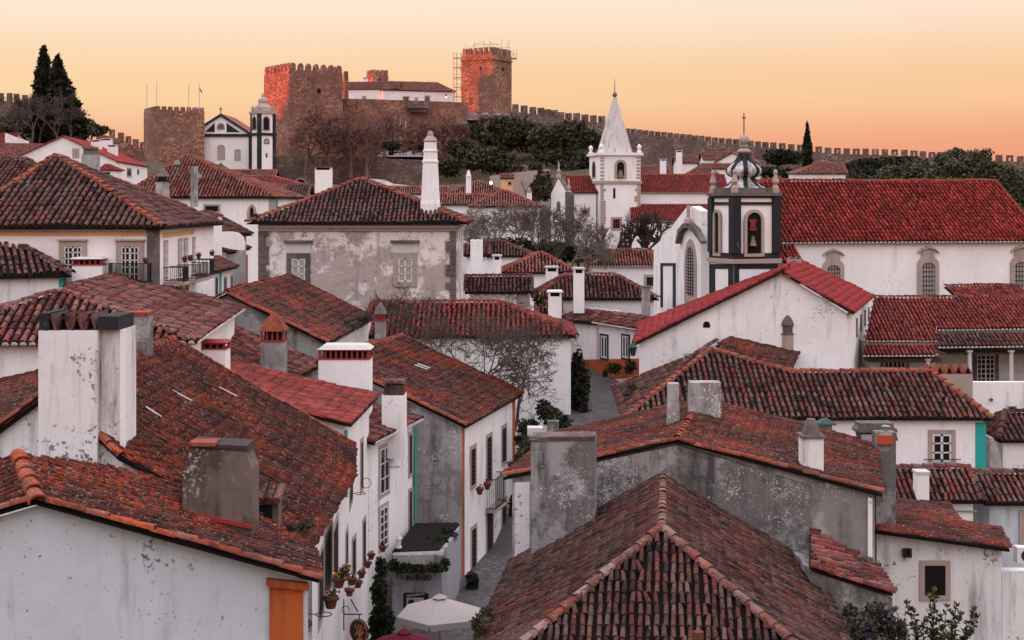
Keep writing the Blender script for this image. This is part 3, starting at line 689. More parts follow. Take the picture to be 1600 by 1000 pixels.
# curtain wall, terrace wall
def wallrun(name, label, pts, mat, th=1.2, base=None, cat='wall', mer=None):
    """pts: (px, py of wall top, Y); thick masonry wall along them"""
    P = [D(*p) for p in pts]; rt = root(name, (P[0].x, P[0].y, base if base is not None else terr(P[0].x, P[0].y)), label, cat); b = MB()
    for a, c in zip(P, P[1:]):
        d = hz(c - a); n = ccw(d) * th; za = base if base is not None else terr(a.x, a.y) - 1.5; zc = base if base is not None else terr(c.x, c.y) - 1.5
        e = d * .02; A, Cc = a - e, c + e
        vs = [Vector((A.x, A.y, za)), Vector((Cc.x, Cc.y, zc)), Cc, A]; b.add(vs + [v + n for v in vs], [(0, 1, 2, 3), (7, 6, 5, 4), (3, 2, 6, 7), (0, 3, 7, 4), (1, 5, 6, 2)])
    b.build('wall', M[mat], rt)
    if mer:
        wd, ht, gap, th2 = mer; k = 0
        for a, c in zip(P, P[1:]):
            d = hz(c - a); L = Vector((c.x - a.x, c.y - a.y)).length; n = max(1, int(round(L / (wd + gap))))
            for i in range(n):
                p = a.lerp(c, (i + .5) / n) + ccw(d) * th2 * .55; p.z -= .25; merlon(rt, p, d, wd * random.uniform(.93, 1.07), ht * random.uniform(.93, 1.05) + .25, th2, mat, slit=(k % 2 == 1)); k += 1
    return rt
wallrun('castle_wall', 'tall bare curtain wall of the castle between its two great towers', [(532, 154, 336), (570, 154.5, 333), (640, 157, 333), (731, 160, 337)], 'castle_d', 2.0, base=4)
p = plane3(D(640, 157, 333), D(731, 160, 337), D(640, 200, 333)); 
b = MB(); q0, q1 = D(637, 158, 331.6), D(671, 169, 331.6); b.box(((q0.x + q1.x) / 2, 332.3, (q0.z + q1.z) / 2), (q1.x - q0.x, 1.4, q0.z - q1.z)); b.box(((q0.x + q1.x) / 2, 332.6, q1.z - .4), ((q1.x - q0.x) * .8, .8, .8)); rt = root('wall_projection', (q0.x, 332, q1.z), 'stone box projecting from the top of the curtain wall', 'bartizan'); b.build('masonry', M['wallstone'], rt)
rw = wallrun('retaining_wall', 'long rough retaining wall below the castle trees with an arched gateway', [(428, 243, 318), (560, 246, 318), (660, 250, 319), (735, 254, 322)], 'wallstone', 2.0, base=-6)
plr = vplane(D(428, 243, 318), D(560, 243, 318)); plr.p = plr.p + plr.n * .0
window(rw, plr, 459, 277, 481, 300, fr=.5, frm='limestone', sash=None, pane='hole', arch=1.0, name='gateway', proud=.3)
wallrun('terrace_parapet', 'pale curved parapet behind two people on the castle terrace', [(588, 243, 330), (600, 237, 332), (622, 235.2, 333), (645, 236, 332.5), (662, 240, 331)], 'white3', .5, base=9.5)
b = MB(); q = [D(583, 247.5, 318.4), D(664, 248, 318.6), D(664, 243, 333), D(583, 243, 333)]
for v in q: v.z = 10.9
o = MB().prism(q, (0, 0, .25)).build('terrace', M['stucco']); tag(o, kind='structure')
# people on the terrace
def person(label, px, Y, zf, cloth, top, seed, stride=.16):
    x = D(px, 0, Y).x; rt = root('person', (x, Y, zf), label, 'person')
    V = [(0, 0, .92), (0, 0, 1.18), (0, .0, 1.42), (0, -.01, 1.52), (0, -.02, 1.63), (0, -.02, 1.73), (-.18, 0, 1.40), (-.25, .03, 1.12), (-.22, -.08, .88), (-.21, -.12, .80), (.18, 0, 1.40), (.25, .04, 1.12), (.22, -.06, .88), (.21, -.1, .80),
         (-.10, 0, .86), (-.12, -stride * .6, .48), (-.12, -stride * .3, .08), (-.13, -stride - .10, .04), (.10, 0, .86), (.12, stride * .3, .48), (.12, stride, .10), (.13, stride - .16, .04)]
    E = [(0, 1), (1, 2), (2, 3), (3, 4), (4, 5), (2, 6), (6, 7), (7, 8), (8, 9), (2, 10), (10, 11), (11, 12), (12, 13), (0, 14), (14, 15), (15, 16), (16, 17), (0, 18), (18, 19), (19, 20), (20, 21)]
    Rr = [.15, .14, .15, .055, .095, .07, .07, .05, .038, .03, .07, .05, .038, .03, .09, .07, .045, .035, .09, .07, .045, .035]
    me = bpy.data.meshes.new('body'); me.from_pydata(V, E, []); o = bpy.data.objects.new('body', me); COL.objects.link(o); o.parent = rt
    m, t, bs = newmat('clothes_and_skin'); g = NG(t); tcx = g.n('ShaderNodeTexCoord'); sp = g.n('ShaderNodeSeparateXYZ'); g.l(tcx.outputs['Object'], sp.inputs[0])
    g.l(g.ramp(g.math('DIVIDE', sp.outputs['Z'], 2.0), [(0, cloth), (.44, top), (.755, (.35, .2, .15)), (.84, (.03, .02, .015))], 'CONSTANT'), bs.inputs['Base Color']); me.materials.append(m)
    sm = o.modifiers.new('skin', 'SKIN')
    for i, r in enumerate(Rr): me.skin_vertices[0].data[i].radius = (r, r * .85)
    me.skin_vertices[0].data[0].use_root = True
    ss = o.modifiers.new('sub', 'SUBSURF'); ss.levels = ss.render_levels = 1
    return rt
person('walker in dark coat and reddish trousers on the castle terrace', 629.7, 325, 11.16, (.16, .02, .04), (.012, .012, .014), 1)
person('walker all in black right of the other one on the terrace', 646.7, 325, 11.16, (.012, .012, .014), (.015, .015, .018), 2, -.14)
q = D(609.5, 243, 326); rt = root('litter_bin', (q.x, q.y, 11.16), 'dark litter bin standing on the castle terrace', 'bin'); MB().lathe((q.x, q.y, 11.16), [(.38, 0), (.44, 1.05)], 10).build('drum', M['iron'], rt); MB().lathe((q.x, q.y, 12.22), [(.47, 0), (.47, .08), (.3, .16)], 10).build('lid', M['iron'], rt)
for i, (x, y0, y1) in enumerate(((610, 187, 232), (617.5, 187, 232), (625.5, 187, 228), (634, 187, 226))):
    p = D(x, y1, 329); rt = root('flagpole', p, ['first', 'second', 'third', 'fourth'][i] + ' bare pole from the left in front of the curtain wall', 'flagpole', 'poles below the castle wall'); bz = terr(p.x, p.y)
    MB().tube([Vector((p.x, p.y, 9.5)), D(x, y0, 329)], .1, 6).build('pole', M['pole'], rt); MB().lathe(D(x, y0, 329), [(.13, 0), (.13, .15), (.03, .25)], 6).build('finial', M['pole'], rt)
# white residence inside the castle
h = House('castle_residence', 'long white residence with low tiled roof on top of the castle wall', 'building', D(640, 160, 345), tile='brownred', lod='far', ridge='brownred')
eave(h, D(528, 139.5, 357.5), D(622, 140.5, 357), .42, rp=(560, 128.5), wall='white', gz=14)
for x0, x1, y0, y1 in ((566, 572, 150, 158),): window(h.root, h.pl['R'], x0, y0, x1, y1, fr=.25, cols=2, rows=2)
pl = vplane(D(665, 150, 338), D(679, 150, 338)); h.finish()
q = D(570, 121, 350); chimney(h, 567, 574, 121, 132, 371, .9, style='flat')
h2 = House('castle_residence_wing', 'hipped end wing of the white castle residence beside the scaffolding', 'building', D(690, 160, 340), tile='brownred', lod='far', ridge='brownred')
eave(h2, D(597, 140.5, 356), D(713, 139, 362), .40, rp=(640, 128.3), hips=(3.5, (682, 127.5)), wall='white', gz=14)
for x0, x1, y0, y1 in ((629, 640, 150, 160), (648, 653, 152, 160), (663, 672, 149, 160)): window(h2.root, h2.pl['R'], x0, y0, x1, y1, fr=.25, cols=2, rows=2); h2.finish()
for x, y, Y, lab in ((605, 151.5, 360, 'lit wall lantern on the long white castle residence'), (697, 151, 355, 'lit wall lantern on the hipped residence wing')):
    p = D(x, y, Y - .6); rt = root('wall_lantern', p, lab, 'lantern'); MB().lathe((p.x, p.y, p.z), [(.1, 0), (.22, .5), (.05, .75)], 6).build('lantern_cage', M['iron'], rt)
    m, t, bs = newmat('lamp_glow'); bs.inputs['Base Color'].default_value = (1, .6, .25, 1); bs.inputs['Emission Color'].default_value = (1, .62, .25, 1); bs.inputs['Emission Strength'].default_value = 3; M['glow'] = m
    MB().lathe((p.x, p.y - .02, p.z - .32), [(.12, 0), (.2, .12), (.12, .3)], 8).build('bulb', m, rt); MB().tube([(p.x, p.y, p.z + .6), (p.x, p.y + .7, p.z + .6)], .05, 4).build('bracket', M['iron'], rt)
# scaffolding on the keep
rt = root('scaffolding', D(715, 155, 346), 'steel pipe scaffolding with yellow planks clinging to the keep', 'scaffold')
def pole_(a, c, r=.055, nm='scaffold_pole', mt='steel'): MB().tube([a, c], r, 5).build(nm, M[mt], rt)
Ys = 346.0
for x in (708.5, 713.5, 720.5):
    for dy in (0, 1.6): pole_(D(x, 158, Ys) + Vector((0, dy, 0)), D(x, 82, Ys) + Vector((0, dy, 0)))
for y in range(84, 158, 8): pole_(D(708, y, Ys - .1), D(724, y, Ys - .1), .045)
for y in (90, 105, 121, 136, 151):
    a, c = D(709, y, Ys), D(722, y, Ys); MB().box(((a.x + c.x) / 2, Ys + .8, a.z), (c.x - a.x, 1.3, .12)).build('plank_deck', M['plank'], rt)
for i, y in enumerate((105, 136)): pole_(D(719, y - 1, Ys - .2), D(723, y + 14, Ys - .2), .22, 'ladder', 'plank')
for x, y in ((727, 65), (741, 63), (756, 62), (765.5, 58), (783.5, 62), (792.5, 65), (795.5, 63)):
    pole_(D(x, 88, 339.5), D(x, y, 339.5))
for a, c in (((738, 72), (752, 65)), ((752, 65), (765, 72)), ((765, 66), (780, 71)), ((727, 73), (797, 74)), ((740, 70), (781, 69)), ((766, 66), (773, 78)), ((773, 89), (783, 76))): pole_(D(*a, 339.6), D(*c, 339.6), .045)
a, c = D(799, 91.5, 346), D(807.5, 91.5, 346); MB().box(((a.x + c.x) / 2, 346, a.z), (c.x - a.x, 2.2, .25)).build('plank_deck', M['plank'], rt)
for x in (802, 807): pole_(D(x, 92, 345.5), D(x, 78, 345.5))
pole_(D(798, 80, 345.5), D(807, 92, 345.5)); pole_(D(798, 84, 345.5), D(808, 85, 345.5))
# merloned town walls
wallrun('town_wall', 'crenellated town wall climbing from the church spire up to the keep', [(797, 173.5, 340), (838, 179, 336), (880, 187, 330), (945, 193, 322)], 'wallstone', 1.6, mer=(1.45, 1.75, 1.0, .8))
wallrun('town_wall', 'long crenellated town wall running along the ridge on the right', [(974, 208, 315), (1050, 216, 303), (1120, 223.5, 293), (1200, 231, 284), (1300, 240, 276), (1420, 243.5, 268), (1462, 247, 265), (1520, 250, 262), (1620, 254, 260)], 'wallstone', 1.6, mer=(1.15, 1.15, .75, .7))
wallrun('town_wall', 'crenellated town wall stub beside the tall cypresses at far left', [(-25, 160, 309), (8, 158, 308.6), (30, 160, 308.3), (62, 167, 308)], 'wallstone', 1.8, mer=(1.1, 1.9, 1.0, .8))
wallrun('town_wall', 'dark stepped town wall descending behind the red-roofed white house', [(150, 208, 321), (182, 216, 320.5), (205, 227, 320), (228, 236, 319.5)], 'castle_d', 1.8, mer=(1.15, 1.7, .85, .8))
# ================================================================== churches
# church with black bands below the castle
fac = root('church', D(360, 265, 303), 'small white gabled church with black bands and a domed clock tower below the castle', 'church')
pf = vplane(D(300, 200, 303), D(395, 200, 303)); cz = lambda y, Y=303: (HY - y) / FPX * Y
pts = [pf.at(298, 268), pf.at(393, 268), pf.at(393, 210), pf.at(345, 179), pf.at(298, 210)]
MB().prism([p + Vector((0, .02, 0)) for p in pts], (0, 16, 0)).build('wall', M['white'], fac)
rfm = MB(); 
for s_ in (1, -1):
    a, c = pf.at(345, 177.2), pf.at(345 + s_ * 50, 209.5); rfm.prism([a, c, c + Vector((0, 16, 0)), a + Vector((0, 16, 0))], (0, 0, -.25))
rfm.build('roof', M['brownred'], fac)
for px in ([(298, 211), (345, 181.5), (393, 212), (393, 208.5), (345, 177.5), (298, 207.5)],): panel(fac, pf, px, 'blacktrim', .35, 'black_band', .0)
panel(fac, pf, rect(310, 209.2, 392, 213.5), 'blacktrim', .3, 'black_band', .002); panel(fac, pf, rect(389, 213.6, 394, 268), 'blacktrim', .3, 'black_band', .002)
panel(fac, pf, [(320.5, 206), (335.5, 206), (335.5, 192)], 'blacktrim', .06, 'black_panel'); panel(fac, pf, [(354, 192), (354, 206.5), (375, 206.5)], 'blacktrim', .06, 'black_panel')
window(fac, pf, 339, 192, 351, 203, fr=.22, frm='limestone', sash=None, pane='limestone_dark', arch=1, name='round_window'); window(fac, pf, 339.5, 226, 351.5, 250, fr=.3, cols=3, rows=4, arch=.7, pane='limestone'); window(fac, pf, 366.5, 233, 376, 251, fr=.3, cols=2, rows=4, arch=.4, pane='limestone')
panel(fac, pf, [(336, 262), (355, 262), (349, 258), (345.5, 254), (342, 258)], 'limestone_dark', .5, 'door_canopy')
q = D(345, 178, 303); MB().box((q.x, q.y, q.z + .75), (.16, .16, 1.5)).box((q.x, q.y, q.z + 1.05), (.8, .14, .15)).build('cross', M['iron'], fac)
ct = Sq(404, 294, 12.5, 26.5); b = MB(); ct.box(b, ct.z(270), ct.z(175)); b.build('tower', M['white'], fac)
for i, j in ((-1, -1), (1, -1), (-1, 1)): 
    c_ = ct.corner(i, j, -.32); MB().box((c_.x, c_.y, (ct.z(270) + ct.z(174)) / 2), (.75, .75, ct.z(174) - ct.z(270)), ct.rz).build('black_pilaster', M['blacktrim'], fac)
for y in (209, 175): b = MB(); ct.box(b, ct.z(y) - .3, ct.z(y) + .25, .25); b.build('cornice', M['blacktrim' if y > 200 else 'limestone'], fac)
window(fac, ct.plR, 410, 181, 422, 205, fr=.25, sash=None, pane='hole', arch=1, name='belfry_opening'); window(fac, ct.plL, 394, 181, 401, 204, fr=.2, sash=None, pane='hole', arch=1, name='belfry_opening')
window(fac, ct.plR, 412, 216, 421, 225, fr=.14, frm='limestone_dark', sash=None, pane='limestone', arch=1, name='clock_face'); panel(fac, ct.plR, rect(415, 239, 418, 246), 'limestone_dark', .05, 'slit_window')
s2 = ct.s / 2; MB().lathe((ct.c.x, ct.c.y, ct.z(174)), [(s2, 0), (s2 * .95, .5), (s2 * .9, 1.0), (s2 * .55, 1.6), (s2 * .42, 2.0), (s2 * .5, 2.1), (s2 * .45, 2.7), (s2 * .15, 3.2), (s2 * .16, 3.6), (.03, 4.2)], 8, ct.rz, True).build('dome', M['limestone'], fac)
for i, j in ((-1, -1), (1, -1), (-1, 1), (1, 1)):
    c_ = ct.corner(i, j, -.3); MB().lathe((c_.x, c_.y, ct.z(174)), [(.3, 0), (.2, .4), (.3, .8), (.05, 1.5)], 6).build('pinnacle', M['limestone'], fac)
# church with the white spire
sm = root('church', D(960, 390, 190), 'white church with a square bell tower and tall pale pyramid spire', 'church')
st = Sq(938, 190, 17, 63); b = MB(); st.box(b, st.z(420), st.z(239)); b.build('tower', M['white'], sm)
for y, g in ((284, .18), (239.5, .3)): b = MB(); st.box(b, st.z(y) - .25, st.z(y) + .12, g); b.build('cornice', M['limestone' if y > 250 else 'white2'], sm)
rnd = random.Random(4)
for pl, xa, sgn in ((st.plR, 938, 1), (st.plR, 1000.5, -1)):
    y = 286
    while y < 395:
        hgt = rnd.uniform(3.5, 6); wq = rnd.choice((5, 8.5)) + rnd.uniform(-.7, .7); panel(sm, pl, rect(min(xa, xa + sgn * wq), y, max(xa, xa + sgn * wq), y + hgt - .4), 'limestone', .05, 'quoin'); y += hgt
    y = 245
    while y < 281:
        panel(sm, pl, rect(min(xa, xa + sgn * 6), y, max(xa, xa + sgn * 6), y + 3), 'limestone', .05, 'quoin'); y += rnd.uniform(4.5, 6)
window(sm, st.plR, 960, 249, 979, 279, fr=.35, sash=None, pane='hole', arch=1, name='belfry_opening'); window(sm, st.plL, 925.5, 251, 931, 279, fr=.2, sash=None, pane='hole', arch=1, name='belfry_opening')
o = onplane(st.plR, 969, 270, .12); MB().lathe((o.x, o.y, o.z - .6), [(.5, 0), (.42, .2), (.25, .9), (.1, 1.0)], 8).build('bell', M['bronze'], sm)
panel(sm, st.plR, rect(958, 294, 961.5, 310), 'hole', .03, 'slit_window'); window(sm, st.plR, 954.5, 339, 971.5, 360, fr=.28, cols=3, rows=4, sash='darkred', pane='glass')
s2 = st.s / 2; MB().lathe((st.c.x, st.c.y, st.z(238)), [(s2 * .80, 0), (s2 * .78, .3), (.22, st.z(150) - st.z(238)), (.12, st.z(148) - st.z(238))], 8, st.rz, True).build('spire', M['spirestone'], sm)
MB().lathe((st.c.x, st.c.y, st.z(149.5)), [(.1, 0), (.32, .2), (.36, .42), (.1, .75)], 8).build('finial_ball', M['limestone_dark'], sm); MB().tube([(st.c.x, st.c.y, st.z(146)), (st.c.x, st.c.y, st.z(120))], [.06, .03], 5).build('lightning_rod', M['iron'], sm)
for i, j in ((-1, -1), (1, -1), (-1, 1), (1, 1)):
    c_ = st.corner(i, j, -.15); MB().lathe((c_.x, c_.y, st.z(239)), [(.32, 0), (.32, .35), (.15, .4), (.32, .75), (.3, 1.0), (.05, 1.25)], 8).build('pinnacle', M['white2'], sm)
hn = House('church_nave', 'long church nave with two tiers of red roof right of the spire', 'church building', D(1060, 370, 190), tile='church', lod='far', ridge='orange', pan='panred')
eave(hn, D(985, 301, 192), D(1140, 301, 192), .5, rp=(1050, 273), wall='white', caps='R')
e0, e1 = D(985, 346.5, 187), D(1130, 346.5, 187); pl = plane3(e0, e1, D(1050, 319.5, 191.8))
hn.slope([e0, e1, pl.at(1130, 319), pl.at(985, 319)], caps=True); 
b = MB(); a, c = D(985, 349, 187.3), D(1130, 349, 187.3); b.box(((a.x + c.x) / 2, 189.5, a.z - 4), (c.x - a.x, 4.4, 8)); b.build('aisle_wall', M['white'], hn.root); hn.finish()
hl = House('church_chapel', 'low chapel with red roof and small barred window left of the spire', 'church building', D(905, 385, 191), tile='church', lod='far', ridge='orange', pan='panred')
eave(hl, D(884, 301.5, 191), D(935, 302.5, 191), .55, rp=(905, 275), wall='white')
window(hl.root, hl.pl['R'], 906, 324.5, 921.5, 338, fr=.3, cols=3, rows=2, sash='darkred'); hl.finish()
gp = root('church_porch', D(872, 385, 187), 'white gabled church porch with oval window beside a dark buttress', 'church building')
pg_ = vplane(D(858, 300, 190), D(886, 300, 186)); pts = [pg_.at(861, 400), pg_.at(885, 400), pg_.at(885, 300), pg_.at(872.5, 279), pg_.at(861, 303)]
MB().prism(pts, Vector((.8, 5, 0))).build('wall', M['white'], gp)
a, c, d_ = pg_.at(857, 305), pg_.at(872.5, 277), pg_.at(888, 301); off = Vector((.8, 5, 0)); MB().prism([a, c, c + off, a + off], (0, 0, -.2)).prism([c, d_, d_ + off, c + off], (0, 0, -.2)).build('roof', M['limestone_dark'], gp)
window(gp, pg_, 870, 314, 876.5, 331, fr=.14, sash=None, pane='limestone_dark', arch=1, name='oval_window')
q = D(890, 345, 185.5); MB().box((q.x, q.y, q.z - 1.0), (1.15, 1.2, 9.6)).build('buttress', M['limestone_dark'], gp)
for x, y, Y in ((873, 278, 189), (889, 304, 185.5)):
    q = D(x, y, Y); MB().lathe(q, [(.38, 0), (.38, .4), (.16, .5), (.3, .9), (.12, 1.3), (.16, 1.6), (.04, 2.2)], 8).build('pinnacle', M['limestone'], gp)
# big white church on the right with black belfry
hc = House('church_nave', 'big white church nave with long bright red tiled roof on the right', 'church building', D(1400, 470, 84), tile='church', lod='mid', ridge='orange', pan='panred', pitch=.26)
cu = Vector((.985, .17, 0)).normalized(); E00 = Vector((11.6, 80.5, -2.2)); E0 = E00 + cu * 3.2
eave(hc, E0, E00 + cu * 20.6, .62, w=5.87, wall='white', caps='R', vr0=False)
pc = hc.pl['R']
for x0, x1, y0, y1 in ((1285, 1318, 404, 470), (1433, 1466, 400, 474), (1578, 1611, 399, 474)):
    window(hc.root, pc, x0, y0, x1, y1, fr=.24, cols=5, rows=8, sash='iron', pane='curtain', arch=.7, bar=.03, proud=.12, frtop=.38)
    xm = (x0 + x1) / 2; panel(hc.root, pc, [(xm - 11, y0 + 6), (xm + 11, y0 + 6), (xm + 9, y0 - 9), (xm + 5, y0 - 11), (xm, y0 - 12), (xm - 5, y0 - 11), (xm - 9, y0 - 9)], 'limestone', .10, 'window_head')
    panel(hc.root, pc, [(xm - 16, y0 - 4), (xm - 11, y0 - 9), (xm, y0 - 12.5), (xm + 11, y0 - 9), (xm + 16, y0 - 4), (xm + 16, y0 - 6.5), (xm + 10, y0 - 12), (xm, y0 - 15.5), (xm - 10, y0 - 12), (xm - 16, y0 - 6.5)], 'limestone', .2, 'window_hood')
hc.finish()
# church facade (end wall of the nave) with black bands
fw = vplane(E00 + cu * .3, E00 + cu * .3 + ccw(cu) * 5); ff = root('church_facade', fw.at(1060, 480), 'white church gable end with black bands and tall arched window left of the belfry', 'church building')
off = fw.n * .5
MB().prism([fw.at(1032, 480), fw.at(1108, 520), fw.at(1108, 330), fw.at(1094, 322), fw.at(1086, 323), fw.at(1066, 348), fw.at(1048, 372), fw.at(1033, 385)], off).build('wall', M['white2'], ff)
fp = Pl(fw.p + off, fw.n)
for r in ([(1032.5, 411), (1055, 411), (1055, 415), (1032.5, 415)], [(1032.5, 411), (1036, 411), (1036, 480), (1032.5, 480)], [(1052, 411), (1056, 411), (1056, 480), (1052, 480)]):
    panel(ff, fp, r, 'blacktrim', .03 + .004 * len(r) * random.random(), 'black_band')
window(ff, fp, 1070, 373, 1089, 474, fr=.42, cols=4, rows=16, sash='iron', pane='curtain', arch=1.3, bar=.06, proud=.05)
panel(ff, fp, [(1065, 381), (1069, 364), (1076, 356), (1083, 356), (1092, 364), (1104, 381), (1104, 376), (1094, 356), (1084, 348), (1075, 349), (1067, 359), (1063, 380)], 'limestone_dark', .35, 'window_hood')
q = fp.at(1083, 349) + fp.n * .3; MB().lathe(q, [(.3, 0), (.25, .25), (.12, .35), (.1, 1.1)], 6).box((q.x, q.y, q.z + .85), (.12, .5, .12)).build('stone_cross', M['limestone'], ff)
hv = House('church_vestibule', 'small red roof between the church gable end and the nave behind the belfry', 'church building', E00, tile='church', lod='mid', ridge='church', pan='panred')
ra_ = fw.at(1090, 327) + cu * .1; core(hv, ra_, ra_ + cu * 4.5, 5.4, 5.4, 3.0, 3.0, 0, 0, wall='white', vr0=False, vr1=False); hv.finish()
# belfry
bt = Sq(1146.5, 76, 37, 70); br = root('belfry', D(1160, 470, 77), 'ornate black and white belfry with onion dome, ball and cross', 'bell tower')
b = MB(); bt.box(b, bt.z(520), bt.z(412)); b.build('lower_wall', M['white'], br)
b = MB(); bt.box(b, bt.z(403), bt.z(305), -.06); b.build('belfry_wall', M['white'], br)
b = MB(); bt.box(b, bt.z(412) + .002, bt.z(405), .14); b.build('stone_ledge', M['limestone'], br)
b = MB(); bt.box(b, bt.z(404.9), bt.z(396), .03); b.build('black_plinth', M['blacktrim'], br)
b = MB(); bt.box(b, bt.z(306), bt.z(301), .16); b.build('cornice', M['limestone_dark'], br); b = MB(); bt.box(b, bt.z(320), bt.z(315.5), .02); b.build('black_band', M['blacktrim'], br); b = MB(); bt.box(b, bt.z(309), bt.z(306.1), .06); b.build('black_band', M['blacktrim'], br)
for i, j in ((-1, -1), (1, -1), (-1, 1)):
    c_ = bt.corner(i, j, -.14); MB().box((c_.x, c_.y, (bt.z(396) + bt.z(309)) / 2), (.50, .50, bt.z(309) - bt.z(396) - .004), bt.rz).build('black_pilaster', M['blacktrim'], br)
for pl, xs_ in ((bt.plR, (1146.7, 1168, 1216)), (bt.plL, (1109.6, 1118, 1146.3))):
    panel(br, pl, rect(xs_[0], 412.5, xs_[2], 420), 'blacktrim', .03, 'black_band')
    panel(br, pl, rect(xs_[0], 420.1, xs_[0] + 8, 480), 'blacktrim', .03, 'black_band'); panel(br, pl, rect(xs_[2] - 8, 420.1, xs_[2], 480), 'blacktrim', .03, 'black_band')
window(br, bt.plR, 1162, 327, 1193, 401, fr=.17, sash=None, pane='hole', arch=1, name='belfry_opening', proud=.10); window(br, bt.plL, 1116, 327, 1127, 400, fr=.16, sash=None, pane='hole', arch=1, name='belfry_opening', proud=.10)
o = onplane(bt.plR, 1175, 381, .10); MB().lathe((o.x, o.y, o.z - .1), [(.24, 0), (.2, .08), (.12, .35), (.1, .5), (.03, .55)], 12).build('bell', M['bronze'], br)
MB().box((o.x, o.y + .02, o.z + .8), (.42, .10, .16), bt.rz).box((o.x, o.y + .02, o.z + 1.05), (.3, .10, .3), bt.rz).box((o.x, o.y + .02, o.z + 1.27), (.46, .10, .14), bt.rz).build('bell_yoke', M['darkred'], br)
zc = bt.z(301); cx_, cy_ = bt.c.x, bt.c.y; kz = 76.5 / FPX; dz = lambda y: (301 - y) * kz
b = MB(); bt.box(b, zc, zc + dz(293), -.1); b.build('parapet', M['limestone_dark'], br)
rr = lambda px: px * kz
MB().lathe((cx_, cy_, zc), [(rr(34), dz(293)), (rr(27), dz(290)), (rr(20), dz(283)), (rr(16), dz(278)), (rr(17), dz(276))], 16).build('dome_skirt', M['domewash'], br)
MB().lathe((cx_, cy_, zc), [(rr(16), dz(276)), (rr(24), dz(274)), (rr(28), dz(268)), (rr(27), dz(262)), (rr(21), dz(256)), (rr(12), dz(250))], 24).build('onion_dome', M['domewash'], br, smooth=True)
for k in range(8):
    a = 2 * math.pi * (k + .5) / 8 + bt.rz; dv = Vector((math.cos(a), math.sin(a), 0)); tv = ccw(dv)
    prof = [(35, 293), (28, 289.5), (21, 282.5), (17, 277), (25, 274), (29, 268), (28, 262), (22, 256), (14, 249), (9.5, 242), (9, 238)]
    m_ = MB(); vs = []; 
    for r_, y_ in prof:
        wv = .12 if r_ > 12 else .07; c0 = Vector((cx_, cy_, zc + dz(y_))); vs += [c0 + dv * rr(r_) - tv * wv, c0 + dv * rr(r_) + tv * wv, c0 + dv * (rr(r_) - .12) + tv * wv, c0 + dv * (rr(r_) - .12) - tv * wv]
    fs = []
    for i in range(len(prof) - 1):
        for q in range(4): fs.append((i * 4 + q, i * 4 + (q + 1) % 4, i * 4 + 4 + (q + 1) % 4, i * 4 + 4 + q))
    m_.add(vs, fs); m_.build('dome_rib', M['blacktrim'], br)
MB().lathe((cx_, cy_, zc), [(rr(12.3), dz(250.5)), (rr(9.5), dz(245)), (rr(8.3), dz(239)), (rr(8.3), dz(238))], 16).build('dome_collar', M['blacktrim'], br)
MB().lathe((cx_, cy_, zc), [(rr(9), dz(238)), (rr(11), dz(236)), (rr(11), dz(234)), (rr(6), dz(230)), (rr(9), dz(227)), (rr(4), dz(225))], 12).build('dome_neck', M['limestone'], br)
MB().lathe((cx_, cy_, zc + dz(225.5)), [(rr(8.3) * math.sin(math.pi * i / 10) + .004, rr(8.3) * (1 - math.cos(math.pi * i / 10))) for i in range(11)], 16).build('finial_ball', M['limestone'], br, smooth=True)
MB().tube([(cx_, cy_, zc + dz(210)), (cx_, cy_, zc + dz(174))], .03, 5).box((cx_, cy_, zc + dz(182)), (.22, .05, .06)).build('iron_cross', M['iron'], br)
for i, j in ((-1, -1), (1, -1), (-1, 1), (1, 1)):
    c_ = bt.corner(i, j, -.12); MB().lathe((c_.x, c_.y, zc + .002), [(.2, 0), (.2, dz(293)), (.1, dz(289)), (.2, dz(284)), (.14, dz(278)), (.09, dz(273)), (.13, dz(269)), (.1, dz(266)), (.02, dz(264))], 10).build('pinnacle', M['limestone'], br)
# ================================================================== houses between the churches and the castle
def simple(label, e0, e1, tan, rp=None, w=None, hips=(None, None), wall='white', tile='brownred', pan='pan', lod='far', name='house', ridge=None, caps='', cat='house', **k):
    h = House(name, label, cat, (Vector(e0) + Vector(e1)) / 2, tile=tile, lod=lod, pan=pan, ridge=ridge or 'orange')
    eave(h, e0, e1, tan, rp=rp, w=w, hips=hips, wall=wall, caps=caps, **k); return h
# left far
h = simple('white gabled house with new red roof and three white chimneys below the cypresses', D(184, 252.5, 215), D(233, 256, 245), .47, w=8.2, tile='rednew', pan='panred', ridge='rednew', wback=9.5)
window(h.root, h.pl['0'], 113, 232, 124, 247, fr=.35, cols=2, rows=2); window(h.root, h.pl['R'], 198, 262, 205, 277, fr=.25, sash=None); window(h.root, h.pl['R'], 214, 264, 217, 273, fr=.15, sash=None); h.finish()
for x0, x1, yt, yb, Y in ((142, 156, 218, 233, 224), (158, 173, 216, 228, 236), (168, 181, 226, 239, 228)): chimney(h, x0, x1, yt, yb, Y, 1.2, style='flat', sink=1.5)
h = simple('little red porch roof on white posts against the gabled house', D(152, 266, 206), D(184, 265.5, 206), .5, rp=(166, 257), hips=((164, 257.5), (170, 257.5)), tile='rednew', pan='panred', ridge='rednew', gz=-4, cat='porch', name='porch'); panel(h.root, h.pl['R'], rect(160, 269, 172, 283), 'hole', .03, 'doorway'); h.finish()
h = simple('long low brown roof behind the white gabled house at far left', D(-30, 251, 240), D(120, 249, 250), .42, rp=(40, 225)); h.finish()
h = simple('white walled garden outbuilding at the far left edge below the battlements', D(-20, 222, 270), D(14, 222, 270), .3, rp=(0, 209), wall='white', tile='rednew', ridge='rednew'); h.finish()
wallrun('garden_wall', 'white sloping garden wall under the bare trees at far left', [(8, 208, 262), (20, 213, 262), (44, 221, 262)], 'white2', .5)
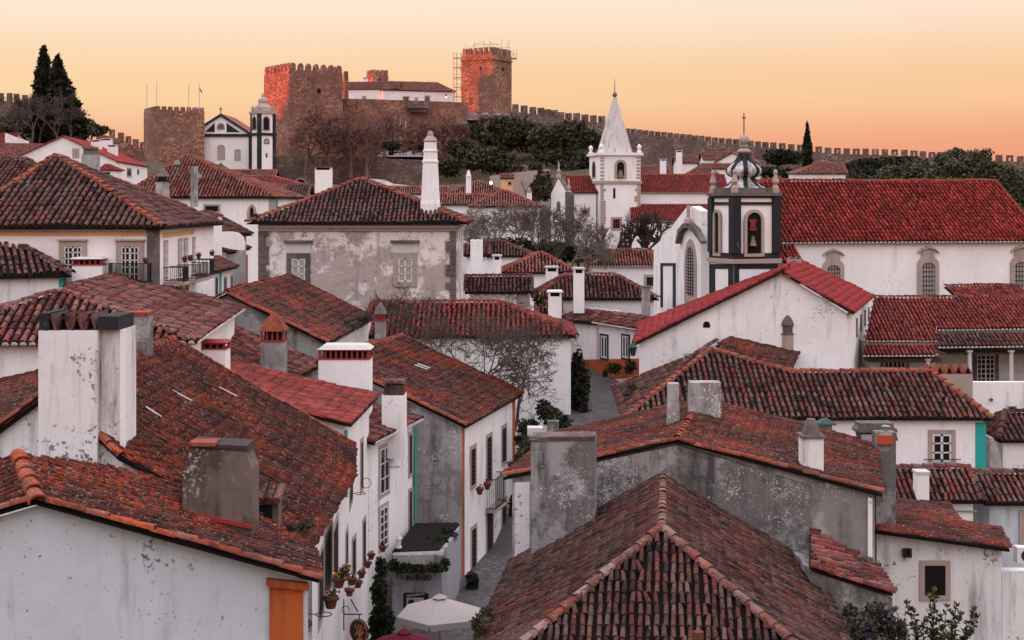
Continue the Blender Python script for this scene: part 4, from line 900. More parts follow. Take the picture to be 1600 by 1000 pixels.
h = simple('dark old roof at the left edge behind the big pyramid-roofed house', D(-70, 300, 72), D(62, 300, 72), .5, rp=(20, 250), hips=((-30, 250), (41, 249)), tile='old', ridge='old', lod='mid'); h.finish()
h = simple('house with rusty orange hipped roof and pointed attic window, left of centre', D(186, 309, 100), D(436, 309, 100), .52, rp=(292, 244), hips=((291, 245), (294, 245)), tile='brownred', lod='mid', ridge='orange')
pw = h.pl['R']; window(h.root, pw, 318, 319, 344, 333, fr=.13, sash=None, pane='hole'); window(h.root, pw, 268, 323, 284, 334, fr=.12, cols=2, rows=2); window(h.root, pw, 386, 319, 401, 342, fr=.22, sash=None, pane='hole', arch=2.2)
panel(h.root, pw, rect(420, 311, 431, 345), 'limestone', .04, 'corner_stone'); panel(h.root, pw, rect(431.2, 312, 434.5, 345), 'teal', .03, 'painted_corner'); h.finish()
chimney(h, 243, 260, 262, 312, 93, .8, style='pyr', mat='greywash2', cap='limestone_dark', slat='iron'); chimney(h, 297.5, 307, 257, 305, 97, .5, style='plain', mat='greywash2', cap='redold')
for x, y in ((277, 254), (311, 275)):
    q = D(x, y, 101.5); rt = MB().box(q, (.42, .5, .3), .2, .8).build('roof_vent', M['zinc'], h.root)
h = simple('dark brown roof in front of the banded church', D(345, 275.5, 180), D(430, 275, 180), .5, rp=(400, 266), lod='far'); h.finish()
h = simple('low bright red roof with teal window left of the white square chimney', D(372, 291.5, 150), D(481, 291.5, 150), .42, rp=(420, 276), hips=(None, (428, 276)), tile='red', pan='panred', caps='R'); window(h.root, h.pl['R'], 467, 297, 475, 306, fr=0, sash=None, pane='teal'); h.finish()
h = simple('stack of brown roofs stepping down right of the rusty hipped house', D(398, 303, 125), D(438, 303, 125), .45, rp=(415, 289), tile='brownred', caps='R'); h.finish()
h = simple('brown sloping roof with white verge beside the teal window', D(440, 310, 118), D(480, 310.5, 118), .5, rp=(450, 289), tile='old', ridge='old'); h.finish()
h = simple('grey stone gable carrying the big square white chimney', D(443, 318, 132), D(476, 318, 150), .62, w=3.0, wall='limestone', tile='brownred'); h.finish()
chimney(h, 492, 517, 260, 297, 134, 1.2, style='flat', cap='orange', sink=2.5)
h = simple('long brown roof peeping over the stained pyramid-roofed mansion', D(500, 303, 150), D(700, 303, 150), .45, rp=(600, 292), tile='brownred', wall='white'); h.finish()
wallrun('garden_wall', 'whitewashed stepped wall below the castle retaining wall', [(575, 279, 170), (600, 281, 170), (614, 287, 170), (660, 292, 170)], 'white3', .6)
h = simple('small yellow building with a square window beside the glowing street lamp', D(781, 279, 240), D(803, 279, 240), .3, rp=(790, 272), wall='peach', tile='brownred', ov=.2); window(h.root, h.pl['R'], 793, 283, 800, 290, fr=.15, sash=None, pane='hole'); h.finish()
wallrun('terrace_wall', 'pale stone terrace wall on the slope left of the white spire', [(765, 275, 260), (800, 270, 258), (856, 264, 255)], 'limestone', .8)
wallrun('terrace_wall', 'rough upper terrace wall under the dark evergreens', [(800, 258, 285), (852, 257, 285)], 'wallstone', .8)
q = D(767, 286, 232); rt = root('street_lamp', (q.x, q.y, q.z - 3.2), 'glowing street lamp between the evergreens and the brown roofs', 'street lamp'); MB().tube([(q.x, q.y, q.z - 4.5), (q.x, q.y, q.z - .3)], .06, 5).build('post', M['iron'], rt); MB().lathe((q.x, q.y, q.z - .3), [(.1, 0), (.28, .3), (.1, .6)], 8).build('globe', M['glow'], rt)
h = simple('white house under two brown hipped roofs, left of the bare thicket', D(680, 320, 132), D(795, 320.5, 132), .5, rp=(745, 304), lod='far'); h.finish()
h.sheets = MB()
h = simple('higher brown pyramid roof rising behind the double-roofed white house', D(690, 305, 140), D(803, 305, 140), .5, rp=(746, 283), hips=((746, 284), (748, 284))); h.finish(); chimney(h, 728, 736, 266, 296, 139, .6, style='hood', cap='white')
h = simple('white house with hipped brown roof and big grated window behind bare twigs', D(731, 323, 126), D(848, 323, 126), .5, rp=(787, 297), hips=((786, 298), (789, 298)), lod='far'); window(h.root, h.pl['R'], 806, 331, 833, 361, fr=.28, cols=5, rows=6, sash='iron', pane='curtain'); h.finish()
chimney(h, 823, 831, 292, 318, 131, .6, style='hood', cap='greywash2', sink=2)
# right far, under the town wall
h = simple('dark roofed house with white chimney just right of the spire church', D(1000, 286, 235), D(1052, 286, 235), .5, rp=(1020, 259), tile='brownred'); h.finish(); chimney(h, 1032, 1041, 248, 270, 233, 1.0, style='flat', sink=2)
h = simple('white cottage with tall slim chimney under the town wall', D(1056, 255, 262), D(1092, 255, 262), .45, rp=(1074, 244), tile='brownred'); h.finish(); chimney(h, 1057, 1066, 235, 262, 258, 1.0, style='flat', sink=2)
h = simple('long brown roofed white house with gabled dormer end under the town wall', D(1098, 250, 268), D(1180, 250, 268), .5, rp=(1140, 238), tile='brownred'); window(h.root, h.pl['R'], 1116, 254, 1123, 260, fr=.2, sash=None); window(h.root, h.pl['R'], 1134, 254, 1140, 260, fr=.2, sash=None); h.finish()
h = simple('white end gable with two small windows under the town wall', D(1172, 253, 256), D(1192, 253, 262), .5, w=3.5, tile='brownred'); window(h.root, h.pl['0'], 1184, 253, 1188, 259, fr=.1, sash=None); h.finish()
h = simple('low brown hipped roof in front of the white cottage with slim chimney', D(1074, 273, 222), D(1125, 273, 222), .45, rp=(1100, 262), hips=((1088, 263), (1108, 263)), tile='brownred'); h.finish()
h = simple('low brown roof beside the hipped one behind the belfry dome', D(1098, 264, 236), D(1150, 264, 236), .45, rp=(1120, 256), tile='brownred'); h.finish()
h = simple('long white barn with brown hipped roof below the right town wall', D(1242, 271.5, 205), D(1325, 270.5, 205), .5, rp=(1300, 254.5), hips=((1280, 255), None), tile='brownred', wback=3); window(h.root, h.pl['1'], 1331, 262, 1336, 273, fr=0, sash=None, pane='hole'); h.finish()
# cluster between mansion and spire church
h = simple('white walled yard house with broken chimney stack right of the mansion', D(722, 400, 96), D(765, 400, 96), .4, rp=(740, 384), wall='white2', tile='old2', ridge='old2', lod='mid'); h.finish(); chimney(h, 735, 754, 375, 432, 93, 1.0, style='slab', mat='white2'); chimney(h, 770, 783, 398, 431, 92, .7, style='flat')
h = simple('small house with dark mossy tiles tucked right of the stained mansion', D(752, 401, 104), D(836, 401, 104), .5, rp=(790, 378), hips=(None, (785, 378)), tile='old', ridge='old', lod='mid'); h.finish()
h = simple('white house with brown pyramid roof between two white chimneys', D(781, 427, 96), D(902, 426, 96), .5, rp=(843, 395), hips=((842, 396), (845, 396)), tile='brownred', lod='mid'); h.finish()
chimney(h, 853, 872, 416, 448, 90, .8, style='flat'); 
h = simple('old roof with corbelled eave directly right of the mansion', D(726, 458, 84), D(832, 458, 84), .5, rp=(780, 432), tile='old2', ridge='old2', lod='mid', wall='white2'); 
pw = h.pl['R']
for i in range(6): q = onplane(pw, 740 + i * 13, 461, .1); MB().box(q, (.22, .3, .3), 0, .7).build('corbel', M['limestone'], h.root)
panel(h.root, pw, rect(808, 460, 828, 480), 'limestone', .05, 'corner_stone'); h.finish()
h = simple('white house with mottled brown hipped roof and two white chimneys, centre right', D(833, 468, 84), D(1030, 467, 84), .5, rp=(900, 430), hips=((882, 431), (962, 431)), tile='old2', lod='mid', ridge='brownred'); panel(h.root, h.pl['R'], [(953, 487), (957, 487), (957, 483), (953, 483)], 'hole', .02, 'vent_hole'); h.finish()
chimney(h, 896.5, 913, 418, 468, 82.5, .75, style='flat'); chimney(h, 857, 877.5, 454, 500, 80, .8, style='flat', cap='white'); chimney(h, 1004, 1016, 447, 500, 79, .6, style='plain', mat='greywash2', cap='limestone_dark')
h = simple('cream house with neat brown hipped roof and one dark square window', D(921, 416, 112), D(1046, 416, 112), .5, rp=(1000, 391), hips=((962, 391), (1010, 391)), tile='brownred', lod='mid', caps='R', ridge='brownred'); window(h.root, h.pl['R'], 1006, 429, 1027, 450.5, fr=.2, cols=2, rows=3, sash='iron'); h.finish()
h = simple('white lane-end house with ochre base and two tall French windows', D(926, 504, 80), D(1000, 507, 75), .28, rp=(965, 492), tile='redold', wall='white', lod='mid', caps='R', ridge='redold')
pw = h.pl['R']; panel(h.root, pw, [(905, 592), (1010, 590), (1010, 560), (905, 562)], 'ochre', .03, 'painted_base')
for x0, x1 in ((938.5, 951), (972, 984.5)): window(h.root, pw, x0, 522, x1, 562, fr=.09, frm='blacktrim', cols=2, rows=1, bar=.06)
h.finish(); chimney(h, 965, 986, 492, 504, 79.5, .5, style='slab', mat='stucco', sink=.4)
h = simple('white stepped-parapet house left of the lane-end house', D(868, 501, 83), D(932, 507, 80.5), .25, rp=(895, 484), tile='redold', lod='mid', ridge='stucco'); h.finish()
h = simple('small dark roof squeezed behind the red-roofed house by the lane', D(838, 492, 82), D(878, 497, 82), .5, rp=(850, 473), tile='old', lod='mid', wall='ochre'); h.finish()
def block(h, top, gz, mat, name='wall', drop=.1):
    top = [Vector(p) - Vector((0, 0, drop)) for p in top]; n = len(top); bot = [Vector((p.x, p.y, gz)) for p in top]
    return MB().add(bot + top, [(i, (i + 1) % n, n + (i + 1) % n, n + i) for i in range(n)]).build(name, M[mat], h.root)
# stained mansion in the middle
h = House('mansion', 'stained flaking mansion with orange-edged pyramid roof in the centre', 'house', D(560, 470, 78), tile='old', lod='mid', ridge='orange', indiv=True)
eave(h, D(385, 349, 75), D(731, 349, 75), .5, rp=(563, 281), hips=((561, 281), (566, 281)), wall='blotched', ov=.55)
pw = h.pl['R']; pr_ = h.pl['1']
for y0, y1, t, mt in ((351.5, 356, .22, 'stucco'), (356.1, 361, .12, 'limestone')): panel(h.root, pw, rect(404, y0, 714, y1), mt, t, 'cornice')
rnd = random.Random(8); y = 361.5
while y < 470:
    hq = rnd.uniform(7, 11); panel(h.root, pw, rect(403.5, y, 406.5 + rnd.choice((9, 14)), y + hq - .7), 'limestone_dark', .07, 'quoin'); panel(h.root, pw, rect(712 - rnd.choice((9, 16)), y, 712.5, y + hq - .7), 'limestone_dark', .07, 'quoin'); y += hq
for x0, x1, dx in ((448, 485, 0), (614.5, 652, 168)):
    window(h.root, pw, x0, 396, x1, 448, fr=.27, frm='limestone_dark' if dx == 0 else 'limestone', cols=2, rows=3, pane='curtain', bar=.05)
    panel(h.root, pw, rect(x0 - 4, 375.5, x1 + 4, 379), 'limestone_dark', .22, 'window_cornice'); panel(h.root, pw, rect(x0 - 1, 379.1, x1 + 1, 395.5), 'stucco', .06, 'window_frieze')
h.finish()
q = D(672.5, 322, 76.5); kk = 76.5 / FPX; tb = root('tall_chimney', q, 'tall round white chimney in stepped rings on the stained mansion', 'chimney'); yz = lambda y: (322 - y) * kk
MB().lathe((q.x, q.y, q.z), [(16.5 * kk, -.8), (16.5 * kk, yz(318)), (15.3 * kk, yz(312)), (12.5 * kk, yz(255)), (13.6 * kk, yz(254)), (13.6 * kk, yz(251)), (12 * kk, yz(250)), (11.3 * kk, yz(238)), (12.4 * kk, yz(237)), (12.4 * kk, yz(235)), (10.6 * kk, yz(234)), (10.2 * kk, yz(222))], 8).build('shaft', M['white2'], tb)
MB().lathe((q.x, q.y, q.z), [(10.3 * kk, yz(222.1)), (11.4 * kk, yz(220)), (7 * kk, yz(214)), (5 * kk, yz(213)), (5 * kk, yz(208)), (3.5 * kk, yz(207)), (3.5 * kk, yz(204))], 10).build('chimney_cap', M['limestone'], tb)
# red-roofed house by the lane
h = House('house', 'red-roofed white house behind the leafless tree by the lane', 'house', D(750, 640, 72), tile='red', lod='mid', ridge='red', pan='panred', pitch=.25)
eave(h, D(560, 527, 70), D(901, 525, 70), .45, rp=(700, 473), hips=((583, 473), (782, 473)), wall='white2')
h.finish(); pw = h.pl['R']; panel(h.root, h.pl['1'], rect(881.5, 535, 889.5, 660), 'teal', .02, 'painted_corner') if False else None
window(h.root, h.pl['1'], 882.5, 553, 886, 600, fr=.08, sash=None); q = onplane(h.pl['1'], 884, 603, .15)
chimney(h, 585.5, 601.5, 474, 536, 65, .55, style='pyr', mat='greywash2', cap='limestone_dark', slat='redpaint', sink=1.5)
# mossy gable house left of it
h = House('house', 'gable house with orange lichen roof and weedy eave, centre left', 'house', D(470, 560, 60), tile='mossy', lod='mid', ridge='orange', indiv=True)
eave(h, D(513, 537, 57), D(583, 497.5, 69.8), .49, w=4.15, wall='greywash2'); h.finish()
panel(h.root, h.pl['R'], [(515, 560), (580, 540), (580, 503), (515, 540)], 'white2', .02, 'whitewash')
h = House('house', 'low dark red roof below the lichen gable, behind the slim grey chimney', 'house', D(440, 590, 52), tile='redold', lod='mid', ridge='redold')
eave(h, D(440, 604, 49), D(502, 572, 55.3), .42, w=5.2, wall='greywash'); h.finish()
chimney(h, 407, 443.5, 491, 588, 50, .8, style='pyr', mat='greywash2', cap='orange', slat='redpaint', sink=1.2)
# big left house with balconies
h = House('house', 'big corner house with dark pyramid roof, peach band and iron balconies', 'house', D(150, 450, 55), tile='old', lod='near', ridge='orange', indiv=True, pitch=.25)
eave(h, D(-82, 356, 52), D(256, 356, 52), .52, rp=(88, 246), hips=((86, 246), (91, 246)), wall='white', ov=.35)
pw, pr_ = h.pl['R'], h.pl['1']
panel(h.root, pw, rect(-60, 358.3, 229, 360.5), 'stucco', .2, 'cornice'); panel(h.root, pw, rect(-60, 361.5, 230, 368.5), 'peach', .02, 'peach_band')
panel(h.root, pw, rect(230.5, 357, 250, 500), 'limestone_dark', .09, 'corner_pilaster')
for x0, x1, y1 in ((93, 136, 430), (182, 225, 446)): window(h.root, pw, x0, 376.5, x1, y1, fr=.17, cols=4, rows=4 if y1 < 440 else 5, bar=.04, frtop=.2); panel(h.root, pw, rect(x0 - 2, 374, x1 + 2, 376.4), 'limestone', .14, 'window_cornice')
panel(h.root, pr_, [(254, 372), (303, 365.5), (303, 359), (254, 364)], 'peach', .02, 'peach_band')
for x0, x1, y0, y1 in ((255.5, 262, 375, 437), (278, 285, 372.5, 432), (287, 293.5, 371.5, 430), (300.5, 305, 370, 426)): window(h.root, pr_, x0, y0, x1, y1, fr=.12, cols=2, rows=4, bar=.05, proud=.025)
for x0, x1, y0, y1 in ((280, 285, 447, 470), (289, 294, 445, 468)): window(h.root, pr_, x0, y0, x1, y1, fr=.12, sash=None, proud=.025)
h.finish()
def balcony(par, pl, x0, x1, yt, yb, dep, n, lab=None):
    o, wd, zb, zt = wrect(pl, x0, yt, x1, yb); u, nn = pl.u, pl.n; sl_ = MB(); z = Vector((0, 0, 1))
    sl_.prism([o + z * (zb - .12), o + u * wd + z * (zb - .12), o + u * wd + z * zb, o + z * zb], nn * dep); f = sl_.build('balcony', M['limestone'], par)
    r = MB(); a, b_ = o + nn * (dep - .05), o + u * wd + nn * (dep - .05)
    for zz in (zb + .06, zt): r.tube([a + z * zz, b_ + z * zz], .022, 4); r.tube([o + nn * .02 + z * zz, a + z * zz], .022, 4); r.tube([o + u * wd + nn * .02 + z * zz, b_ + z * zz], .022, 4)
    for i in range(n + 1): p = a.lerp(b_, i / n); r.tube([p + z * zb, p + z * zt], .013, 4)
    for i in range(1, 5):
        for e in (o, o + u * wd): p = e + nn * (dep - .05) * i / 5; r.tube([p + z * zb, p + z * zt], .013, 4)
    r.build('railing', M['iron'], f); return f
balcony(h.root, pw, 176, 237, 411, 441, .55, 30)
for x0, x1, yt, yb in ((254.5, 264, 417, 440), (276, 297, 412, 435), (299, 306.5, 405, 430)): balcony(h.root, pr_, x0, x1, yt, yb, .8, 14)
POT = 'terracotta pots with plants hung on the facades'
def pot(p, r, lab, plant='redflower', nleaf=60, leaf='ivy', sag=0.0, holder=True, pl=None, big=1.0):
    rt = root('flower_pot', p, lab, 'flower pot', POT); p = Vector(p)
    MB().lathe((p.x, p.y, p.z), [(r * .62, 0), (r * .92, r * 1.25), (r * 1.06, r * 1.26), (r * 1.06, r * 1.55), (r * .9, r * 1.56)], 12).build('pot', M['terracotta'], rt)
    if nleaf:
        leaf_cloud('foliage', leaf, rt, [(p.x, p.y, p.z + r * 1.8, r * 1.2 * big, r * 1.2 * big, r * .8 * big)], nleaf, r * .35, int(p.x * 100) % 999, .2)
        if plant: leaf_cloud('blossoms', plant, rt, [(p.x, p.y, p.z + r * 2.1, r * 1.1 * big, r * 1.1 * big, r * .6 * big)], 14, r * .30, int(p.y * 100) % 999, .4)
    if holder: MB().tube([p + Vector((r * 1.1 * math.cos(t), r * 1.1 * math.sin(t), r * 1.2)) for t in [k * math.pi / 6 for k in range(13)]], .012, 4, cap=False).build('iron_ring', M['iron'], rt)
    return rt
for x, y, pl, lab in ((233, 412, pw, 'red flower pot at the right end of the long front balcony'), (258, 410, pr_, 'flower pot on the first narrow side balcony'), (267, 408, pr_, 'flower pot right of the first narrow side balcony'), (281, 404, pr_, 'flower pot on the second side balcony'), (303, 400, pr_, 'bushy flower pot on the last side balcony of the corner house')):
    pot(onplane(pl, x, y, .75 if pl is pr_ else .5), .10, lab, nleaf=40)
chimney(h, 127, 150, 229, 272, 61, .6, style='curl', mat='greywash2', cap='limestone_dark', sink=3)
# street houses further down, left
h = House('house', 'narrow street house with dark roof beyond the balcony house', 'house', D(350, 470, 66), tile='old', lod='mid', ridge='old')
eave(h, D(308, 432, 64), D(372, 424, 73.5), .46, w=3.6, wall='white2'); pw = h.pl['R']
panel(h.root, pw, rect(342.5, 425, 345.5, 480), 'teal', .03, 'painted_corner')
for x0, x1, y0, y1 in ((320, 325, 436, 466), (328, 333, 434, 464), (336, 340.5, 432, 462), (349.5, 354, 432, 458), (360, 363.5, 430, 456)): window(h.root, pw, x0, y0, x1, y1, fr=.08, sash=None, proud=.02)
h.finish()
h = House('house', 'street house with ochre edge beside the mansion corner', 'house', D(380, 460, 80), tile='old', lod='mid', ridge='old')
eave(h, D(360, 396, 76), D(392, 392, 84), .5, w=4.6, wall='white'); pw = h.pl['R']
panel(h.root, pw, rect(382, 398, 386.5, 480), 'ochre', .03, 'painted_corner')
for x0, x1, y0, y1 in ((371.5, 375.5, 421, 458), (379, 381.5, 424, 455)): window(h.root, pw, x0, y0, x1, y1, fr=.08, sash=None, proud=.02)
h.finish()
sc_ = root('scrolled_chimney', D(335, 370, 66), 'white chimney standing on a scrolled white parapet beyond the balcony house', 'chimney')
pp = vplane(D(300, 370, 66), D(378, 370, 69)); MB().prism([pp.at(*q) for q in ((305, 352), (314, 357), (322, 361), (330, 362.5), (344, 362), (356, 362), (365, 364), (372, 370), (375, 379), (374, 391), (360, 389), (340, 384), (305, 372))], (0.2, .35, 0)).build('parapet', M['white'], sc_)
q = D(337, 380, 65.6); chimney(sc_, 331, 344, 334, 382, 65.5, .42, style='flat', cap='redold', sink=.5)
h = House('house', 'long dark roof slope behind the scrolled white chimney', 'house', D(340, 350, 75), tile='old2', lod='mid', ridge='old2')
eave(h, D(300, 372, 72), D(395, 380, 80), .5, rp=(330, 334), wall='white2'); h.finish()
# far-left house with teal corner
h = House('house', 'white house with mossy roof and teal corner at the left edge', 'house', D(40, 470, 50), tile='old2', lod='near', ridge='old2', indiv=True)
eave(h, D(-110, 435, 49), D(112, 433, 51), .42, rp=(6, 372), wall='white2', hips=(None, (8, 372)), caps='')
panel(h.root, h.pl['R'], rect(92, 436, 99.5, 500), 'teal', .02, 'painted_corner'); panel(h.root, h.pl['R'], rect(-5, 479, 10, 496), 'limestone_dark', .02, 'vent_grille'); h.finish()
# red barrel roof house, left
h = House('house', 'house with faded red barrel-tiled hip roof behind the big white chimney', 'house', D(150, 560, 46), tile='redold', lod='near', ridge='ridgeold', pan='panred', indiv=True, pitch=.25, rad=.12)
core(h, D(97, 454, 44), D(190, 429.5, 53.6), 4.3, 4.55, 1.36, 1.36, 3.1, 0, wall='white', caps='0R'); h.finish()
chimney(h, 111, 157, 402, 452, 51.5, .9, style='louvre', cap='stucco', sink=1.5, rz=.1); chimney(h, 157, 168, 407, 448, 52.5, .6, style='flat', cap='redpaint', sink=1.5)
chimney(h, 305, 352, 533, 585, 44.5, .8, style='louvre', cap='redpaint', sink=1.5)
# ------------------------------------------------------------------ bottom-left house
BL = House('house', 'nearest house at bottom left with lichen-red roof and cool white gable', 'house', D(300, 960, 30), tile='mossy', lod='near', ridge='orange', indiv=True, rad=.13, pitch=.175, exp=.33)
Zv = Vector((0, 0, 1)); ne = D(486, 858, 30.3); fe = ZP(553, 749, ne.z); rF = D(270, 533, 41.0); mp_ = plane3(ne, fe, rF); u_ = hz(fe - ne); inn = ccw(u_)
fc, rN, v1, v2 = mp_.at(553, 698), mp_.at(78, 611), mp_.at(188, 715), mp_.at(300, 772)
BL.slope([ne, fe, fc, rF, rN, v1, v2]); BL.ridge(rN, rF, .15); BL.ridge(fc, rF, .10); BL.ridge(v1, rN, .10)
l1 = Vector((rF.x - 5.5, rF.y, rF.z - 1.3)); l0 = D(-60, 712, 31.2); BL.slope([l0, l1, rF], udir=rF - rN); BL.slope([l0, rF, rN], udir=rF - rN); BL.ridge(l0, rN, .11)
w0 = D(500, 906, 27.3); fr_ = D(28, 716, 29.6); nr = D(56, 783, 25.3); wp = plane3(w0, nr, D(188, 745, 28.4)); fr_ = wp.at(28, 716); we = wp.at(486, 856)
BL.slope([w0, we, wp.at(400, 805), wp.at(300, 764), wp.at(188, 738), wp.at(100, 727), fr_, nr], udir=ne - w0); BL.ridge(nr + (nr - fr_).normalized() * .2, fr_, .17); BL.ridge(w0, nr, .10)
lq = nr + inn * 4.4 - Zv * 1.25; lq2 = fr_ + inn * 4.4 - Zv * 1.25; BL.slope([lq2, lq, nr, fr_]); BL.ridge(lq, nr, .10)
def ins(p, dx, dy): return p + inn * dx + u_ * dy
gzb = -18.0; wL = ins(fr_, 1.5, .1)
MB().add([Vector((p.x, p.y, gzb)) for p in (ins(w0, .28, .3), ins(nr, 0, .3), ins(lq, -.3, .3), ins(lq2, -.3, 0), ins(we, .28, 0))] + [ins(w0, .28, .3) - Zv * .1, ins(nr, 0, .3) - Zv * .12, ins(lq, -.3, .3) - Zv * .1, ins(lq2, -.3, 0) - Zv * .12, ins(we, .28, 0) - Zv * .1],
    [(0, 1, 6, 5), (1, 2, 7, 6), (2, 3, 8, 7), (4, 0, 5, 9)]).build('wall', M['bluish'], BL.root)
gy = .18; MB().add([Vector((p.x, p.y + gy, gzb)) for p in (ne, v1, rN, l0)] + [Vector((p.x, p.y + gy, p.z - .12)) for p in (ne, v1, rN, l0)], [(0, 1, 5, 4), (1, 2, 6, 5), (2, 3, 7, 6)]).build('gable_wall', M['white3'], BL.root)
f1, f2, f3 = ins(ne, .28, 0), ins(fe, .28, 0), ins(fc, .28, -.2); rb_ = Vector((rF.x, rF.y - .2, rF.z - .12))
MB().add([Vector((p.x, p.y, gzb)) for p in (f1, f2, f3, rb_, l1)] + [p - Zv * .1 for p in (f1, f2, f3)] + [rb_, l1 - Zv * .12], [(0, 1, 6, 5), (1, 2, 7, 6), (2, 3, 8, 7), (3, 4, 9, 8)]).build('street_wall', M['white2'], BL.root)
BL.finish(); r_ = BL.root
fpl = vplane(ins(w0, .28, 0), f2); gpl = vplane(ins(w0, .28, .3), ins(nr, 0, .3))
panel(r_, gpl, [(421, 1100), (473, 1100), (473, 914), (421, 908)], 'ochre', .05, 'painted_corner'); panel(r_, gpl, [(416, 914), (480, 920), (480, 909), (416, 902)], 'ochre', .16, 'corner_capital')
for x0, x1, y0, y1 in ((496.5, 505.5, 852, 975), (519.5, 528, 812, 922), (539.5, 543.5, 824, 892), (545.5, 551, 752, 792)): window(r_, fpl, x0, y0, x1, y1, fr=.16, sash=None, pane='hole', proud=.02)
# big white chimney at its gable, grey flared chimney and others
wc = root('big_chimney', D(110, 740, 29.3), 'massive white chimney with leaning black tiles on top at left', 'chimney'); Yc = 29.0; kc = Yc / FPX
a, c = D(60, 517, Yc), D(152, 735, Yc); dpt = 1.3
MB().box(((a.x + c.x) / 2, Yc + dpt / 2, (a.z + c.z) / 2 - .4), (c.x - a.x, dpt, a.z - c.z + .8)).build('stack', M['chimwash'], wc)
a2, c2 = D(152.3, 517, Yc), D(186, 720, Yc); MB().box(((a2.x + c2.x) / 2 , Yc + dpt / 2 + .12, (a2.z + c2.z) / 2 - .3), (c2.x - a2.x, dpt - .2, a2.z - c2.z + .6)).build('side_stack', M['chimwash'], wc)
MB().box((c2.x + .03, Yc + .2, (a2.z + c2.z) / 2 - .2), (.09, .16, a2.z - c2.z + .4)).build('downpipe', M['white'], wc)
tl = MB(); zt_, zb_ = D(0, 491, Yc).z, D(0, 517, Yc).z
for i in range(4):
    xa = a.x + .06 + (c.x - a.x - .1) * i / 4; wv = (c.x - a.x) / 4
    for p0, p1 in ((xa, xa + wv * .46), (xa + wv * .95, xa + wv * .50)):
        s_ = 1 if p1 > p0 else -1; tl.prism([(p0, Yc + .08, zb_), (p0 + s_ * .045, Yc + .08, zb_), (p1 + s_ * .03, Yc + .08, zt_), (p1 - s_ * .03, Yc + .08, zt_)], (0, dpt - .2, 0))
tl.build('leaning_tiles', M['old'], wc); MB().box((a.x + .1, Yc + dpt / 2, (zt_ + zb_) / 2 + .02), (.18, dpt - .04, zt_ - zb_)).box(((a2.x + c2.x) / 2 - .02, Yc + dpt / 2, (zt_ + zb_) / 2 - .02), (.42, dpt - .1, zt_ - zb_ - .06)).build('blackened_cap', M['blacktrim'], wc)
chimney(BL, 195, 229, 488, 560, 37, .7, style='plain', mat='greywash', cap='orange', sink=1.0)
gc = root('flared_chimney', D(340, 825, 29), 'broad brown weathered chimney with flared shoulders on the bottom left roof', 'chimney'); gp_ = vplane(wp.at(285, 802), wp.at(285, 802) + Vector((1, .02, 0)))
MB().prism([gp_.at(*q) for q in ((285.5, 855), (394, 870), (394, 733), (390, 724), (386, 712), (385, 702), (296, 698), (294.5, 716), (291, 726), (285.5, 734))], (0, .75, 0)).build('stack', M['brownwash'], gc)
MB().prism([gp_.at(*q) for q in ((295, 702), (387, 706), (386, 697), (295, 692))], (-.0, .8, 0)).build('mossy_cap', M['barkdark'], gc); MB().prism([gp_.at(*q) + gp_.n * .04 for q in ((296, 697), (337, 697), (337, 691), (296, 691))], (0, .5, 0)).build('ridge_tile', M['orange'], gc)
MB().prism([gp_.at(*q) + gp_.n * .05 for q in ((285, 803), (394, 826), (394, 820), (285, 796))], (0, .1, 0)).build('flashing', M['redpaint'], gc)
vt = root('roof_vent', D(420, 820, 30.2), 'little tiled roof vent right of the flared brown chimney', 'vent'); q = D(422, 800, 30.3)
MB().box((q.x, q.y, q.z - .1), (.42, .5, .75)).build('stack', M['brownwash'], vt); MB().box((q.x - .05, q.y - .26, q.z + .05), (.28, .04, .3)).build('opening', M['hole'], vt)
for dx in (-.16, .02, .2): MB().tube([(q.x + dx, q.y - .4, q.z + .32), (q.x + dx, q.y + .35, q.z + .48)], .09, 7).build('cap_tile', M['old'], vt)
chs = [(270, 620, 300, 636), (228, 646, 252, 662), (343, 614, 370, 628)]
pm = mp_
for i, (x0, y0, x1, y1) in enumerate(chs):
    a, c = pm.at(x0, y0) + Vector((0, 0, .16)), pm.at(x1, y1) + Vector((0, 0, .16)); MB().tube([a, c], .02, 5).build('glass_tile', M['sash'], BL.root)
# ------------------------------------------------------------------ left row along the street
h = House('house', 'street house with clean red roof and white verge, second from bottom left', 'house', D(560, 900, 44), tile='red', lod='near', ridge='red', pan='panred', indiv=True, pitch=.23, rad=.11)
eave(h, D(549, 664, 42), D(591, 620, 48.1), .215, w=6.0, wall='white'); pw = h.pl['R']; h.finish()
for x0, x1, y0, y1 in ((562.5, 567.5, 684, 770), (549.5, 556, 836, 905), (566, 571.5, 808, 892)): window(h.root, pw, x0, y0, x1, y1, fr=.15, sash=None, pane='hole', proud=.02)
a = onplane(h.pl['0'], 541, 672, .05); MB().tube([a, a - Vector((0, 0, 2))], .06, 6).build('downpipe', M['teal'], h.root)
wc2 = chimney(h, 497.5, 577, 540, 632, 50.5, 1.2, style='louvre', cap='stucco', sink=2.0)
h = House('house', 'street house with teal corner, third from bottom left, below white chimney', 'house', D(615, 880, 50), tile='redold', lod='near', ridge='redold', pan='panred', indiv=True, pitch=.23, rad=.11)
eave(h, D(584, 693, 47.3), D(659, 655, 52.6), .25, w=3.6, wall='white2', caps='R'); pw = h.pl['R']; h.finish()
panel(h.root, pw, rect(647.5, 668, 650, 900), 'teal', .03, 'painted_corner')
for x0, x1, y0, y1, r in ((591, 609, 693, 776, 3), (637.5, 645, 674, 746, 3), (591, 606.5, 787, 860, 5), (637.5, 645, 762, 852, 1)): window(h.root, pw, x0, y0, x1, y1, fr=.14, cols=2, rows=r, bar=.025, sash='sash' if x0 < 600 else None, proud=.02)
chimney(h, 596.5, 633, 595, 672, 49.5, .8, style='curl', mat='white', cap='redold', sink=1)
